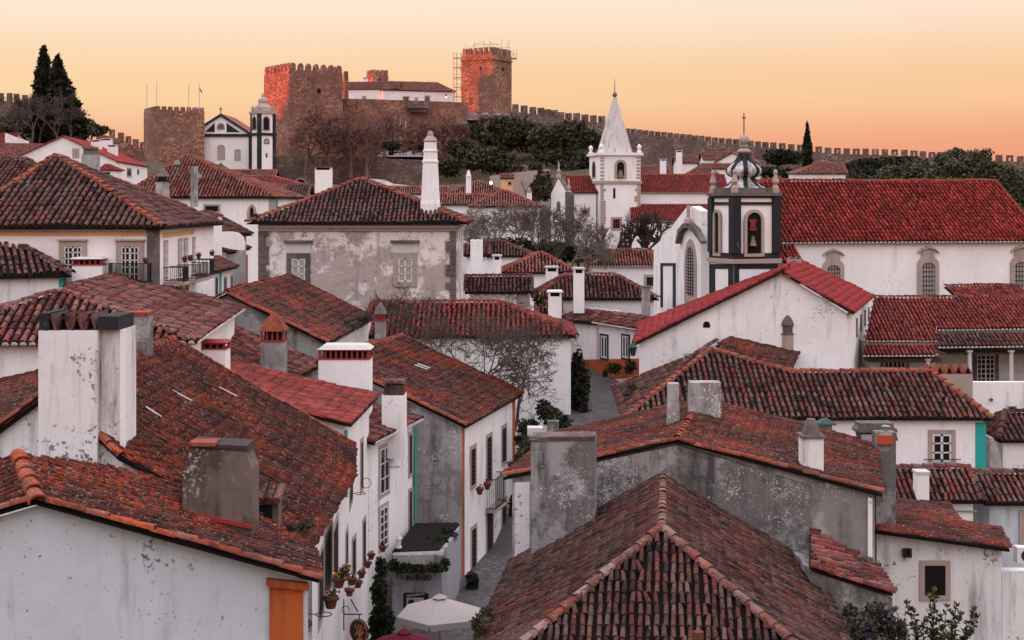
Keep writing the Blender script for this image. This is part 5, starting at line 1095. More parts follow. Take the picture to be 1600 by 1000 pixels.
h = House('house', 'white street house with ochre corners and iron balcony, grey side wall', 'house', D(760, 920, 57), tile='mossy', lod='near', ridge='orange', indiv=True, pitch=.19, exp=.34)
eave(h, D(729, 667, 53), D(817, 617, 62), .43, w=5.6, wall='white2', ov=.3); pw = h.pl['R']; h.finish(); L4 = h
panel(h.root, h.pl['0'], [(560, 900), (722, 960), (722, 664), (560, 596)], 'greywash2', .02, 'grey_render')
a, b_ = h.pts['WR0'], h.pts['WR1']; pxa, pxb = PX(a)[0], PX(b_)[0]
panel(h.root, pw, rect(pxa, 655, pxa + 4.5, 960), 'ochre', .03, 'painted_corner'); panel(h.root, pw, rect(pxb - 3.5, 610, pxb, 870), 'ochre', .03, 'painted_corner')
panel(h.root, pw, [(pxa + 5, 980), (pxb - 4, 900), (pxb - 4, 852), (pxa + 5, 920)], 'ochre', .02, 'painted_base')
for x0, x1, y0, y1 in ((734, 744, 695, 764), (759, 769, 677, 757), (783, 791.5, 663, 727), (735, 745, 820, 897), (783, 792, 778, 846)): window(h.root, pw, x0, y0, x1, y1, fr=.16, cols=1, rows=9, sash='wood', bar=.02, mid=False, pane='hole', proud=.025)
window(h.root, pw, 759, 794, 771, 905, fr=.16, proud=.025, sash=None, pane='door', name='door')
balcony(h.root, pw, 758.5, 775, 743, 790, .45, 14)
for x, y, lab in ((738, 772, 'pot left of the balcony on the ochre-cornered house'), (750, 764, 'pot just left of the iron balcony on the ochre-cornered house'), (788, 733, 'pot right of the iron balcony on the ochre-cornered house'), (796, 727, 'rightmost pot on the ochre-cornered house')): pot(onplane(pw, x, y, .3), .15, lab, nleaf=14)
pm = plane3(h.pts['ER0'], h.pts['ER1'], h.pts['r0'])
for x0, y0, x1, y1 in ((648, 576, 668, 583), (652, 574, 672, 581)): a, c = pm.at(x0, y0) + Vector((0, 0, .16)), pm.at(x1, y1) + Vector((0, 0, .16)); MB().tube([a, c], .03, 5).build('glass_tile', M['sash'], h.root)
# restaurant annex in front of the grey wall
an = root('annex', D(660, 960, 49), 'small white restaurant annex with lettering and ivy under a dark mossy roof', 'annex'); pa = vplane(D(610, 900, 48.5), D(690, 900, 49.2)); pb = vplane(D(690, 900, 49.2), D(722, 900, 52.8))
A_, B_, C_ = pa.at(612, 868), pa.at(690, 866), pb.at(721, 822); gz_ = -17
g_ = lambda p: Vector((p.x, p.y, gz_)); A2 = A_ + (C_ - B_)
MB().add([g_(A_), g_(B_), g_(C_), A_, B_, Vector((C_.x, C_.y, C_.z)), g_(A2), A2 + Vector((0, 0, .0))], [(0, 1, 4, 3), (1, 2, 5, 4), (6, 0, 3, 7), (3, 4, 5, 7)]).build('wall', M['shadewash'], an)
MB().prism([A_ + Vector((0, .35, -.05)), B_ + Vector((-.1, .35, -.05)), C_ + Vector((-.1, 0, .02)), A2 + Vector((0, 0, .02))], (0, 0, .12)).build('mossy_roof', M['blackmoss'], an)
panel(an, pa, [(612, 890), (690, 888), (690, 864), (612, 865)], 'greywash2', .25, 'parapet')  # grey render for the parapet: stains plus alley shade in the colour
def text(s_, name, par, pl, px, py, hpx, mat, ext=.02):
    cu_ = bpy.data.curves.new('lettering', 'FONT'); cu_.body = s_; cu_.extrude = ext; cu_.align_x = 'CENTER'; cu_.align_y = 'CENTER'; p = pl.at(px, py); cu_.size = hpx / FPX * p.y * 1.38
    ob = bpy.data.objects.new('lettering_curve', cu_); COL.objects.link(ob); bpy.context.view_layer.update(); me = bpy.data.meshes.new_from_object(ob.evaluated_get(bpy.context.evaluated_depsgraph_get())); bpy.data.objects.remove(ob)
    me.materials.clear(); me.materials.append(M[mat]); o = bpy.data.objects.new(name, me); COL.objects.link(o); o.parent = par; o0 = ORG[par]
    l = p + pl.n * (ext + .01) - o0; u, v, n = pl.u, Vector((0, 0, 1)), pl.n
    if u.x < 0: u = -u
    o.matrix_local = Matrix(((u.x, v.x, n.x, l.x), (u.y, v.y, n.y, l.y), (u.z, v.z, n.z, l.z), (0, 0, 0, 1))); return o
for ch, x in zip('BURGO', (636, 644, 653, 661.5, 669.5)): text(ch, 'letter', an, pa, x, 903, 8.0, 'iron')
sg = root('restaurant_sign', pa.at(648, 950), 'black framed restaurant signboard on the annex wall', 'sign'); panel(sg, pa, [(630, 975), (669, 975), (669, 928), (667, 926), (632, 926), (630, 928)], 'iron', .06, 'board'); panel(sg, pa, rect(634, 933, 661, 970), 'curtain', .01, 'picture', .062); panel(sg, pa, [(637, 970), (637, 938), (641, 935), (646, 938), (645, 948), (642, 970)], 'iron', .006, 'motif', .074)
pz = Pl(pa.p + pa.n * .06, pa.n); text('RESTAURANTE', 'lettering', sg, pz, 649, 929.5, 3.2, 'sash', .004)
# ------------------------------------------------------------------ foreground hip roof, bottom centre
FH = House('house', 'foreground house with dark barrel-tiled hip roof at bottom centre', 'house', D(1030, 1000, 32), tile='fore', lod='near', ridge='ridgeold', indiv=True, pitch=.165, exp=.31, rad=.12); FH.rough = 1.2
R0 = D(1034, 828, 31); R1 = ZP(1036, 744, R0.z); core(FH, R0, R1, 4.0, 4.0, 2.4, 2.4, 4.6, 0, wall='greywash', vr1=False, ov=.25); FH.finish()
q = D(1091, 990, 26.6); MB().lathe((q.x, q.y, q.z - .3), [(.08, 0), (.10, .2), (.10, .34), (.07, .35)], 12).build('roof_pipe', M['terracotta'], FH.root)
# grey gable house behind it
h = House('house', 'grey weathered gable house with mossy orange roof, right of centre', 'house', D(1150, 850, 40), tile='mossy', lod='near', ridge='orange', indiv=True, rad=.12, pitch=.175, exp=.33)
ra = D(1058, 688, 37.5); uu = Vector((.225, .974, 0)).normalized(); rb = ra + uu * 7.6; core(h, ra, rb, 4.75, 5.3, 1.2, 1.2, 0, 0, wall='greywash2', ov=.2); h.finish(); R2 = h
p0 = h.pl['0']; e_ = p0.n
panel(h.root, p0, [(925, 960), (1265, 960), (1265, 757), (1200, 738), (1120, 712), (1058, 694), (925, 722)], 'greywash', .22, 'buttress_wall')
panel(h.root, p0, [(1356, 890), (1363, 890), (1363, 778), (1356, 776)], 'white2', .1, 'corner_pilaster')
panel(h.root, p0, [(808, 900), (831, 900), (831, 752), (808, 752)], 'white3', .3, 'side_pier')
sl2 = root('slab_chimney', D(880, 880, 37), 'broad grey slab-like chimney wall left of the foreground roof ridge', 'chimney'); ps = vplane(D(829, 780, 36.6), D(930, 780, 36.0))
MB().prism([ps.at(*q) for q in ((829.5, 920), (929, 900), (929, 686), (829.5, 688))], (0.1, .8, 0)).build('stack', M['greywash'], sl2); MB().prism([ps.at(*q) + ps.n * .02 for q in ((829, 690), (929.5, 688), (929.5, 681.5), (829, 683.5))], (.1, .86, 0)).build('coping', M['brownwash'], sl2)
chimney(h, 1043, 1063, 600, 672, 40, .45, style='slab', mat='greywash2', taper=.82, sink=1.0); chimney(h, 1078.5, 1127, 598, 668, 41.5, .6, style='slab', mat='greywash2', sink=1.2)
chimney(h, 1255, 1287, 657, 745, 37.0, .6, style='hood', mat='white3', cap='limestone_dark', sink=.6)
q = D(1180, 668, 43); MB().lathe((q.x, q.y, q.z - .2), [(.2, 0), (.16, .25), (.22, .3), (.05, .5)], 8).build('roof_vent', M['zinc'], h.root)
# lean-to red roof and neighbours, bottom right
h = House('lean_to', 'lean-to with faded red tiles against the grey gable house', 'lean-to', D(1330, 920, 35), tile='redold', lod='near', ridge='redold', pan='panred', indiv=True, pitch=.22, rad=.1)
e0, e1 = D(1268, 888, 34.2), D(1394, 926, 34.2); t0 = D(1266, 836, 36.6); lp2 = plane3(e0, e1, t0); pts = [D(1396, 928, 34.2), lp2.at(1370, 886), lp2.at(1266, 834), D(1266, 886, 34.2)]; h.slope(pts); h.ridge(pts[0], pts[3], .09)
MB().prism([p + Vector((0, .1, -.12)) for p in (pts[3], pts[0])] + [Vector((pts[0].x, pts[0].y + .1, -17)), Vector((pts[3].x, pts[3].y + .1, -17))], (0, 2.0, 0)).build('wall', M['greywash'], h.root); h.finish()
h = House('house', 'low house with peeling white wall and dark open window, bottom right', 'house', D(1470, 990, 43), tile='mossy', lod='near', ridge='mossy', indiv=True, pitch=.18, rad=.1)
e0, e1 = D(1578, 859, 42), D(1560, 827, 45.2); lp3 = plane3(e0, e1, D(1372, 812, 43.8)); h.slope([e0, e1, lp3.at(1498, 818), lp3.at(1480, 789), lp3.at(1340, 783), lp3.at(1350, 828)]); h.ridge(e0, lp3.at(1350, 828), .08)
pz = vplane(D(1380, 900, 42.3), D(1566, 900, 42.3)); MB().prism([pz.at(1370, 1080), pz.at(1565, 1080), pz.at(1565, 860), pz.at(1370, 834)], (0, 4.5, 0)).build('wall', M['white3'], h.root)
window(h.root, pz, 1436.5, 875.5, 1484.5, 938, fr=.15, frm='limestone', sash=None, pane='hole', proud=.05); h.finish()
for x in (1411.5, 1419): q = onplane(pz, x, 862, .15); MB().box(q, (.1, .16, .26)).build('floodlight', M['iron'], h.root)
q = onplane(pz, 1415, 862, .08); MB().box(q, (.14, .06, .05)).build('bracket', M['iron'], h.root)
h = House('house', 'white cottage with old barrel tiles and tiny white chimney at right', 'house', D(1480, 830, 50), tile='old2', lod='near', ridge='old2', indiv=True, pitch=.2)
eave(h, D(1392, 785, 49), D(1537, 785, 49), .55, rp=(1470, 732), wall='white'); h.finish(); chimney(h, 1433, 1452, 737, 778, 48.9, .5, style='plain', mat='white', cap='stucco', sink=.5)
a = onplane(h.pl['R'], 1440, 796, .08); c = onplane(h.pl['R'], 1525, 798, .08); MB().tube([a, c, c - Vector((0, 0, 1.2))], .035, 5).build('gutter_pipe', M['zinc'], h.root)
h = House('house', 'white cottage with barrel tiles at the right edge, slightly lower roof', 'house', D(1570, 830, 51), tile='old2', lod='near', ridge='old2', indiv=True, pitch=.2)
eave(h, D(1538, 788, 49.5), D(1680, 790, 49.5), .5, rp=(1570, 741), wall='bluish'); window(h.root, h.pl['R'], 1592, 797, 1622, 850, fr=.2, cols=2, rows=3); h.finish()
ac = root('air_conditioner', D(1597, 868, 43.8), 'white air conditioner unit at the right edge under the cottage', 'air conditioner'); q = D(1604, 866, 44); MB().box(q, (.7, .35, .5)).build('casing', M['sash'], ac); MB().tube([(q.x - .05, q.y - .17, q.z), (q.x - .05, q.y - .2, q.z)], .18, 14).build('fan', M['iron'], ac)
wl = root('yard_wall', D(1585, 960, 42.8), 'peeling yard wall at the bottom right edge', 'wall'); pq = vplane(D(1566, 950, 42.9), D(1640, 950, 43.4)); MB().prism([pq.at(1566, 1090), pq.at(1660, 1090), pq.at(1660, 892), pq.at(1566, 892)], (0, .4, 0)).build('wall', M['white3'], wl)
# long old roof, right, with teal corner
h = House('house', 'long white house with old barrel-tiled roof, teal corner strip and one sash window', 'house', D(1300, 720, 60), tile='old2', lod='near', ridge='orange', indiv=True, pitch=.245)
e0, e1 = D(973, 655, 58), D(1552, 657, 58); e1.z = e0.z; fp_ = plane3(e0, e1, e0 + Vector((0, 1, .466)))
ap, rl, rr_ = fp_.at(1112, 548), fp_.at(1236, 582), fp_.at(1455, 585); rr_.z = rl.z; rr_.y = rl.y
h.slope([e0, e1, rr_, rl, ap]); bk = e1 + Vector((.2, 6.6, 0)); bl = Vector((e0.x + .3, e0.y + 9.9, e0.z)); bm_ = Vector((rl.x, bk.y, e0.z))
h.slope([bl, e0, ap], tiles=True); h.slope([e1, bk, rr_]); h.slope([bk, bm_, rl, rr_], tiles=False); h.slope([bm_, bl, ap, rl], tiles=False)
for a, c in ((e0, ap), (rl, ap), (rl, rr_), (e1, rr_), (bk, rr_), (bl, ap)): h.ridge(a, c)
o_ = .3; block(h, [e0 + Vector((o_, o_, .1)), e1 + Vector((-o_, o_, .1)), bk + Vector((-o_, -o_, .1)), bm_ + Vector((0, -o_, .1)), bl + Vector((o_, -o_, .1))], -15, 'white'); h.finish()
pw = vplane(e0 + Vector((0, o_, 0)), e1 + Vector((0, o_, 0))); panel(h.root, pw, rect(1524, 660, 1540.5, 770), 'teal', .03, 'painted_corner'); panel(h.root, pw, rect(978, 655, 992, 700), 'teal', .03, 'painted_corner')
window(h.root, pw, 1450, 671.5, 1492.5, 728, fr=.17, cols=2, rows=3, bar=.055, proud=.06)
a, c = onplane(pw, 1442, 717, .12), onplane(pw, 1500, 717, .12); MB().tube([a, c], .02, 4).build('curtain_rod', M['iron'], h.root)
h = House('house', 'pair of mossy stepped roofs with onion-topped chimney against the white gable', 'house', D(1180, 570, 63), tile='mossy', lod='mid', ridge='old2')
e0, e1 = D(1238, 572, 63.3), D(1253, 545, 68); pl = plane3(e0, e1, D(1140, 527, 66.5)); h.slope([e0, e1, pl.at(1145, 526), pl.at(1118, 540)]); q0, q1 = D(1236, 580, 62), D(1243, 565, 63.2); pl = plane3(q0, q1, D(1120, 545, 63.3)); h.slope([q0, q1, pl.at(1128, 542), pl.at(1115, 552)])
h.ridge(D(1060, 575, 61), D(1120, 532, 66), .12); MB().prism([e0 + Vector((-.3, .1, -.35)), e1 + Vector((-.3, -.1, -.35)), e1 + Vector((-2.5, 0, -.35)), e0 + Vector((-2.5, 0, -.35))], (0, 0, -6)).build('wall', M['white3'], h.root); h.finish(); chimney(h, 1221.5, 1243, 483, 548, 66, .8, style='onion', mat='limestone', cap='limestone_dark', sink=1); chimney(h, 1156, 1167, 523, 532, 68, .4, style='slab', mat='greywash', sink=.8); chimney(h, 1069, 1083, 553, 572, 62.5, .4, style='curl', mat='greywash', cap='greywash', sink=.8)
# slim metal chimneys by the grey gable
mc = root('double_chimney', D(1380, 780, 43), 'streaked grey twin chimney with rusty band and black arched hood, right of centre', 'chimney')
chimney(mc, 1369, 1400, 676, 790, 42.5, .5, style='slab', mat='greywash', sink=1.5); q0, q1 = D(1372.5, 680, 42.3), D(1395.5, 694, 42.3); MB().box(((q0.x + q1.x) / 2, 42.5, (q0.z + q1.z) / 2), (q1.x - q0.x, .5, q0.z - q1.z)).build('rusty_band', M['rust'], mc)
q = D(1384, 680, 42.5); MB().lathe((q.x, q.y, q.z), [(.2, 0), (.16, .12), (.09, .14), (.09, .25), (.15, .27), (.1, .3)], 10).build('cowl', M['zinc'], mc)
ph = vplane(D(1338, 670, 43.6), D(1403, 670, 43.6)); MB().prism([ph.at(*q) for q in ((1338, 676), (1403, 676), (1402, 671), (1397, 668), (1396, 661.5), (1343, 661.5), (1343, 668), (1339, 671))], (0, .6, 0)).build('hood', M['limestone_dark'], mc)
for x in (1341, 1350, 1359, 1400): a, c = ph.at(x, 676), ph.at(x + 4, 690); MB().tube([a + Vector((0, .2, 0)), c + Vector((0, .2, 0))], .05, 5).build('hood_strut', M['limestone_dark'], mc); 
MB().box((ph.at(1372, 730).x, 43.9, ph.at(1372, 735).z), (1.0, .5, 2.2)).build('stack', M['greywash2'], mc)
bc = root('cowl_chimney', D(1290, 680, 46), 'small green-roofed metal chimney cowl behind the lichen roof', 'chimney'); q = D(1290, 672, 46); MB().box((q.x, q.y, q.z - .3), (.35, .35, 1.0)).build('stack', M['zinc'], bc); MB().lathe((q.x, q.y, q.z + .2), [(.3, 0), (.28, .05), (.03, .2)], 4, 0, True).build('cowl', M['greeniron'], bc)
# ------------------------------------------------------------------ white gable house
h = House('house', 'broad white gable wall under a bright red verge roof, right of centre', 'house', D(1180, 585, 67), tile='rednew', lod='mid', ridge='rednew', pan='panred', rad=.1)
gL, gA, gR = D(991, 538, 66), D(1223, 424, 66), D(1334, 490, 66); fA, fR = ZP(1243, 410, gA.z), ZP(1366, 464, gR.z)
fL = D(1000, 507, 73.5); h.slope([gL, gA, fA], udir=fL - gL); h.slope([gL, fA, fL], udir=fL - gL); h.slope([gR, fR, fA, gA]); h.ridge(gA, fA)
ins_ = Vector((0, .25, 0)); MB().add([Vector((gL.x + .25, 66.25, -14)), Vector((gR.x - .25, 66.25, -14)), gR + Vector((-.25, .25, 0)), gA + Vector((0, .25, -.12)), gL + Vector((.25, .25, 0)), Vector((fR.x - .3, fR.y, -14)), fR + Vector((-.3, 0, -.05)), Vector((fL.x + .2, fL.y, -14)), fL + Vector((.2, 0, -.1))], [(0, 1, 2, 3, 4), (1, 5, 6, 2), (0, 4, 8, 7)]).build('wall', M['white2'], h.root); h.finish()
pg2 = vplane(Vector((gL.x, 66.25, 0)), Vector((gR.x, 66.25, 0))); window(h.root, pg2, 1098.5, 502, 1109.5, 512, fr=0, sash=None, pane='hole', arch=1, name='round_vent')
ps_ = vplane(Vector((gR.x - .25, 66.25, 0)), Vector((fR.x - .3, fR.y, 0)))
for x0, x1, y0, y1 in ((1337.5, 1339.5, 497, 527), (1344, 1346, 491, 517), (1350.5, 1352.5, 484, 510), (1356, 1358, 480, 503)): panel(h.root, ps_, rect(x0, y0, x1, y1), 'limestone_dark', .03, 'slit_window')
chimney(h, 1232, 1252, 401, 420, 74, .5, style='tri', mat='limestone', slat='limestone_dark', sink=.8)
# ------------------------------------------------------------------ arcade building in front of the church
h = House('arcade_house', 'arcaded building with stepped bright red roofs in front of the big church', 'house', D(1470, 590, 73), tile='red', lod='mid', ridge='redold', pan='panred', pitch=.2)
def lean(px, Y0, top, Yt, **k):
    a, b_ = D(px[0][0], px[0][1], Y0), D(px[1][0], px[1][1], Y0); pl = plane3(a, b_, D(top[0], top[1], Yt)); h.slope([a, b_] + [pl.at(*q) for q in px[2:]], caps=True, **k); return pl
lean([(1352, 533), (1464, 533), (1460, 467), (1366, 465)], 70.5, (1400, 466), 74.5); lean([(1347, 556), (1463, 556), (1463, 539), (1352, 539)], 69.3, (1400, 539), 70.4)
lean([(1464.5, 516), (1640, 514), (1640, 466), (1457, 466)], 71.5, (1520, 466), 75); h.ridge(D(1366, 465, 74.7), D(1640, 465, 75.2), .1); h.ridge(D(1476, 447, 79), D(1590, 445, 79), .08)
lean([(1496, 467), (1612, 467), (1590, 446), (1475, 448)], 77, (1540, 446.5), 79.4)
h.finish()
h.T = []; h.R = []; h.caps = []; h.sheets = MB(); h.tile = 'old'; lean([(1465, 543), (1640, 541), (1640, 521), (1465, 522)], 70, (1520, 521), 71.4); h.finish()
pz = vplane(D(1350, 560, 70.6), D(1464, 560, 70.6)); MB().prism([pz.at(1357, 640), pz.at(1462, 640), pz.at(1462, 535), pz.at(1357, 535)], (0, 6, 0)).build('wall', M['stucco'], h.root)
py_ = vplane(D(1465, 560, 72.5), D(1640, 560, 72.5)); MB().prism([py_.at(1464, 640), py_.at(1650, 640), py_.at(1650, 520), py_.at(1464, 520)], (0, 5, 0)).build('wall', M['stucco'], h.root)
MB().prism([pz.at(1350, 563), pz.at(1462, 563), pz.at(1462, 556.5), pz.at(1350, 556.5)], (0, -1.0, 0)).build('eave_beam', M['wood'], h.root)
MB().prism([py_.at(1465, 547), py_.at(1650, 547), py_.at(1650, 544), py_.at(1465, 544)], (0, -2.2, 0)).build('eave_beam', M['wood'], h.root)
window(h.root, pz, 1376, 559, 1420, 600, fr=.16, frm='limestone_dark', cols=5, rows=3, bar=.035); window(h.root, py_, 1520, 548, 1560, 612, fr=.2, frm='limestone_dark', cols=4, rows=7, bar=.035)
for x, Yc_ in ((1450, 69.6), (1515, 70.2), (1580, 70.2)):
    q = D(x, 602 if x > 1500 else 580, Yc_); t_ = D(x, 547 if x > 1500 else 560, Yc_); MB().lathe((q.x, q.y, q.z), [(.16, -.3), (.16, .05), (.11, .1), (.095, t_.z - q.z - .15), (.16, t_.z - q.z - .1), (.17, t_.z - q.z)], 12).build('column', M['stucco'], h.root)
tw = root('terrace_wall', D(1570, 640, 66), 'white terrace wall with a small dark opening below the arcade', 'wall'); pt_ = vplane(D(1515, 620, 66), D(1650, 620, 66)); MB().prism([pt_.at(1500, 720), pt_.at(1660, 720), pt_.at(1660, 597), pt_.at(1500, 597)], (0, .35, 0)).build('wall', M['white2'], tw); window(tw, pt_, 1574, 634, 1588, 645, fr=.05, sash=None, pane='hole'); 
MB().tube([pt_.at(1548, 624), pt_.at(1548, 624) + Vector((0, -.15, 0))], .07, 8).build('drain_spout', M['redpaint'], tw)
tc_ = root('broad_chimney', D(1483, 610, 63), 'broad brown chimney topped with a row of leaning tiles below the arcade', 'chimney'); chimney(tc_, 1447, 1520, 571, 640, 63, .8, style='tri', mat='limestone', slat='orange', sink=.8)
h = House('house', 'dark mossy roof corner and white wall right of the teal strip', 'house', D(1580, 700, 61), tile='old', lod='mid', ridge='old'); eave(h, D(1560, 690, 60), D(1700, 702, 60), .5, rp=(1600, 645), hips=((1572, 650), None), wall='white2'); h.finish()
bt_ = root('buttress', D(1555, 740, 59), 'stained sloping buttress at the end of the teal-cornered house', 'buttress'); pq = vplane(D(1548, 700, 59.5), D(1575, 700, 59.5)); MB().prism([pq.at(1547, 745), pq.at(1572, 745), pq.at(1560, 700), pq.at(1552, 684), pq.at(1547, 684)], (0, 1.2, 0)).build('masonry', M['greywash2'], bt_)
# ------------------------------------------------------------------ street
cob, tcb, bcb = newmat('cobblestones'); g = NG(tcb)
vo = g.n('ShaderNodeTexVoronoi'); vo.inputs['Scale'].default_value = 7.0; g.l(g.pos, vo.inputs['Vector']); sp = g.n('ShaderNodeSeparateColor'); g.l(vo.outputs['Color'], sp.inputs[0])
g.l(g.mix(g.step(g.noise(.4, 5), .35, .65), g.ramp(sp.outputs[0], [(0, (.05, .047, .05)), (1, (.15, .138, .138))]), (.07, .065, .066)), bcb.inputs['Base Color']); bcb.inputs['Roughness'].default_value = .85; g.bump(bcb, vo.outputs['Distance'], .05, -.6)
def strip(pts, name, mat, up=.05):
    """pts: (x, y, half width)"""
    V = []; 
    for x, y, w_ in pts: V += [(x - w_, y, terr(x, y)), (x + w_, y, terr(x, y))]
    Fq = [(2 * i, 2 * i + 1, 2 * i + 3, 2 * i + 2) for i in range(len(pts) - 1)]
    zz = [max(terr(v[0], v[1]), terr(v[0] + 1, v[1]), terr(v[0] - 1, v[1])) + .25 + up for v in V]
    o = MB().add([(v[0], v[1], z) for v, z in zip(V, zz)], Fq).build(name, mat); tag(o, kind='structure'); return o
lane = MB().add([(2.0, 57, -12.2), (9.5, 57, -12.2), (2.4, 66, -10.9), (9, 66, -10.9), (2.5, 84, -9.1), (10, 84, -9.1)], [(0, 1, 3, 2), (2, 3, 5, 4)]).build('lane', cob); tag(lane, kind='structure')
strip([(-2.5, 20, 3.2), (-2.2, 30, 3.2), (-1.8, 40, 3.2), (-.6, 46, 3.2), (0.6, 52, 3.6), (2.0, 58, 3.6), (3.4, 62, 3.4)], 'street', cob)
gzs = terr(-2.4, 46) + .3
# parasols
def parasol(label, px, pyt, Y, R, mat, rz, tilt=0.0):
    q = D(px, pyt, Y); rt = root('parasol', (q.x, q.y, gzs), label, 'parasol', 'restaurant parasols'); n = 6; rise = R * .36; b = MB(); rim = []
    for k in range(n): a = 2 * math.pi * k / n + rz; rim.append(Vector((q.x + R * math.cos(a), q.y + R * math.sin(a), q.z - rise)))
    top = Vector(q); tr = [top.lerp(r, .14) + Vector((0, 0, .0)) for r in rim]; vs = list(tr) + rim + [r + Vector((0, 0, -.22)) + (Vector((q.x, q.y, r.z)) - r) * .02 for r in rim]
    fs = []
    for k in range(n):
        j = (k + 1) % n; fs += [(k, j, n + j, n + k)]
    b.add(vs[:2 * n], fs); cn = b.build('canopy', M[mat], rt)
    for k in range(n):
        j = (k + 1) % n; a, c = rim[k], rim[j]; MB().prism([a, c, c.lerp(a, .04) + Vector((0, 0, -.20)), a.lerp(c, .04) + Vector((0, 0, -.20))], (Vector((q.x, q.y, 0)) - Vector((a.x + c.x, a.y + c.y, 0)) / 2) * .008).build('valance', M[mat], cn)
        MB().tube([top - Vector((0, 0, .06)), a - Vector((0, 0, .04))], .015, 4).build('rib', M['pole'], rt)
    v = MB(); tt = [p + Vector((0, 0, .06)) + (p - top) * .25 for p in tr]; v.add(tt + [top + Vector((0, 0, .10))], [(k, (k + 1) % n, n) for k in range(n)]); v.build('vent_cap', M[mat], rt)
    MB().tube([(q.x, q.y, gzs), (q.x, q.y, q.z)], .03, 8).build('pole', M['pole'], rt); MB().lathe((q.x, q.y, gzs), [(.35, 0), (.35, .08), (.05, .12)], 12).build('base', M['iron'], rt); return rt
parasol('cream canvas parasol over the restaurant tables', 687, 932, 45, 1.42, 'parasol', .35)
parasol('wine-red parasol lower left of the cream one', 632, 986, 42, 1.3, 'parasol2', .1)
# hanging sign with monogram
ps1 = vplane(D(546, 960, 37), D(580, 960, 36.6)); rt = root('hanging_sign', onplane(ps1, 562, 985), 'round dark hanging sign with orange ring and monogram letters', 'sign')
q = ps1.at(562, 986); R_ = 18.5 / FPX * 36.8; n_ = ps1.n
def disc(r0, r1, off, mat, nm, t=.02):
    m_ = MB(); k = 28; P = [(math.cos(2 * math.pi * i / k), math.sin(2 * math.pi * i / k)) for i in range(k)]
    if r0 == 0: m_.prism([q + n_ * off + ps1.u * (x * r1) + Vector((0, 0, z * r1 * 1.06)) for x, z in P], n_ * t)
    else:
        vs = [q + n_ * (off + t) + ps1.u * (x * r) + Vector((0, 0, z * r * 1.06)) for r in (r0, r1) for x, z in P]; m_.add(vs, [(i, (i + 1) % k, k + (i + 1) % k, k + i) for i in range(k)])
    m_.build(nm, M[mat], rt)
disc(0, R_, 0, 'iron', 'board', .05); disc(R_ * .90, R_ * .98, .052, 'pigment', 'ring', .006)
pz = Pl(q + n_ * .056, n_); text('A P', 'monogram', rt, pz, 562, 990, 8.5, 'pigment', .004); text('XII', 'numeral', rt, pz, 562.5, 979, 5.5, 'pigment', .004)
MB().prism([pz.at(561.3, 997), pz.at(563, 997), pz.at(563, 985), pz.at(561.3, 985)], n_ * .006).prism([pz.at(557.5, 999), pz.at(566.5, 999), pz.at(566.5, 997.4), pz.at(557.5, 997.4)], n_ * .006).build('monogram_stem', M['pigment'], rt)
MB().tube([pz.at(554.5, 976), pz.at(556, 981), pz.at(559, 983.5), pz.at(562.5, 984.3), pz.at(566, 983.5), pz.at(569, 981), pz.at(572, 976)], .012, 4).build('monogram_arc', M['pigment'], rt)
br_ = MB(); 
for a, c in (((538, 959.5), (566, 959.5)), ((549, 936), (560, 956)), ((538, 936), (538, 985)), ((562, 959.5), (562, 968))): br_.tube([ps1.at(*a) + n_ * .02, ps1.at(*c) + n_ * .02], .02, 4)
br_.tube([ps1.at(540 + 6 * math.cos(t), 953 - 6 * math.sin(t)) for t in [k * .45 for k in range(10)]], .012, 4); br_.build('iron_bracket', M['iron'], rt)
# flower pots on the left facades
for px, py, Y, r, lab, fl in ((538.5, 901, 35.5, .17, 'yellow-flowered pot, highest of the cluster on the street facade', 'yellow'), (530, 918, 34, .20, 'big pot with yellow flowers below the highest of the cluster', 'yellow'), (549, 914, 37, .17, 'dark pot with trailing leaves right of the yellow flowers', None),
    (565, 903, 38.5, .15, 'pot beside the dark window right of the yellow-flowered pots', None), (559.5, 918, 38, .16, 'lowest pot of the pair left of the ivy column', None), (574.5, 887, 40.5, .15, 'lower of the two pots under the barred window', None), (580, 874, 41.5, .15, 'upper of the two pots under the barred window', None),
    (598, 862, 46, .16, 'terracotta pot on the sill of the barred window', None), (517, 950, 30.5, .22, 'large terracotta pot in an iron ring low on the nearest facade', 'yellow'), (546, 931, 35, .15, 'grey lantern-like pot below the yellow-flowered cluster', None)):
    pot(D(px, py, Y), r * .74, lab, fl, 34 if fl else 22)
for px, py, Y in ((506, 960, 28.5), (572, 755, 45.0), (563, 771, 42.5), (617, 730, 49.0)):
    c = D(px, py, Y); rg = root('pot_ring', c, {506: 'empty iron pot ring on the nearest facade', 572: 'upright round iron ring on the second street house', 563: 'empty flat iron ring just below the round one', 617: 'empty iron ring beside the sash window of the teal-cornered house'}[px], 'pot holder', 'empty iron pot rings')
    if px == 572: MB().tube([c + Vector((.16 * math.cos(t), .02, .16 * math.sin(t))) for t in [k * math.pi / 8 for k in range(17)]], .012, 4).build('ring', M['iron'], rg)
    else: MB().tube([c + Vector((.16 * math.cos(t), .16 * math.sin(t), 0)) for t in [k * math.pi / 8 for k in range(17)]], .012, 4).tube([c - Vector((.16, 0, 0)), c - Vector((.5, -.1, 0))], .012, 4).build('ring', M['iron'], rg)
sl_ = root('wall_lamp', D(623, 850, 49.5), 'white lantern on the annex roof edge beside the barred window', 'lantern'); q = D(623, 856, 49); MB().lathe((q.x, q.y, q.z), [(.12, 0), (.12, .05), (.08, .06), (.1, .3), (.14, .32), (.04, .45)], 6).build('lantern_cage', M['sash'], sl_)
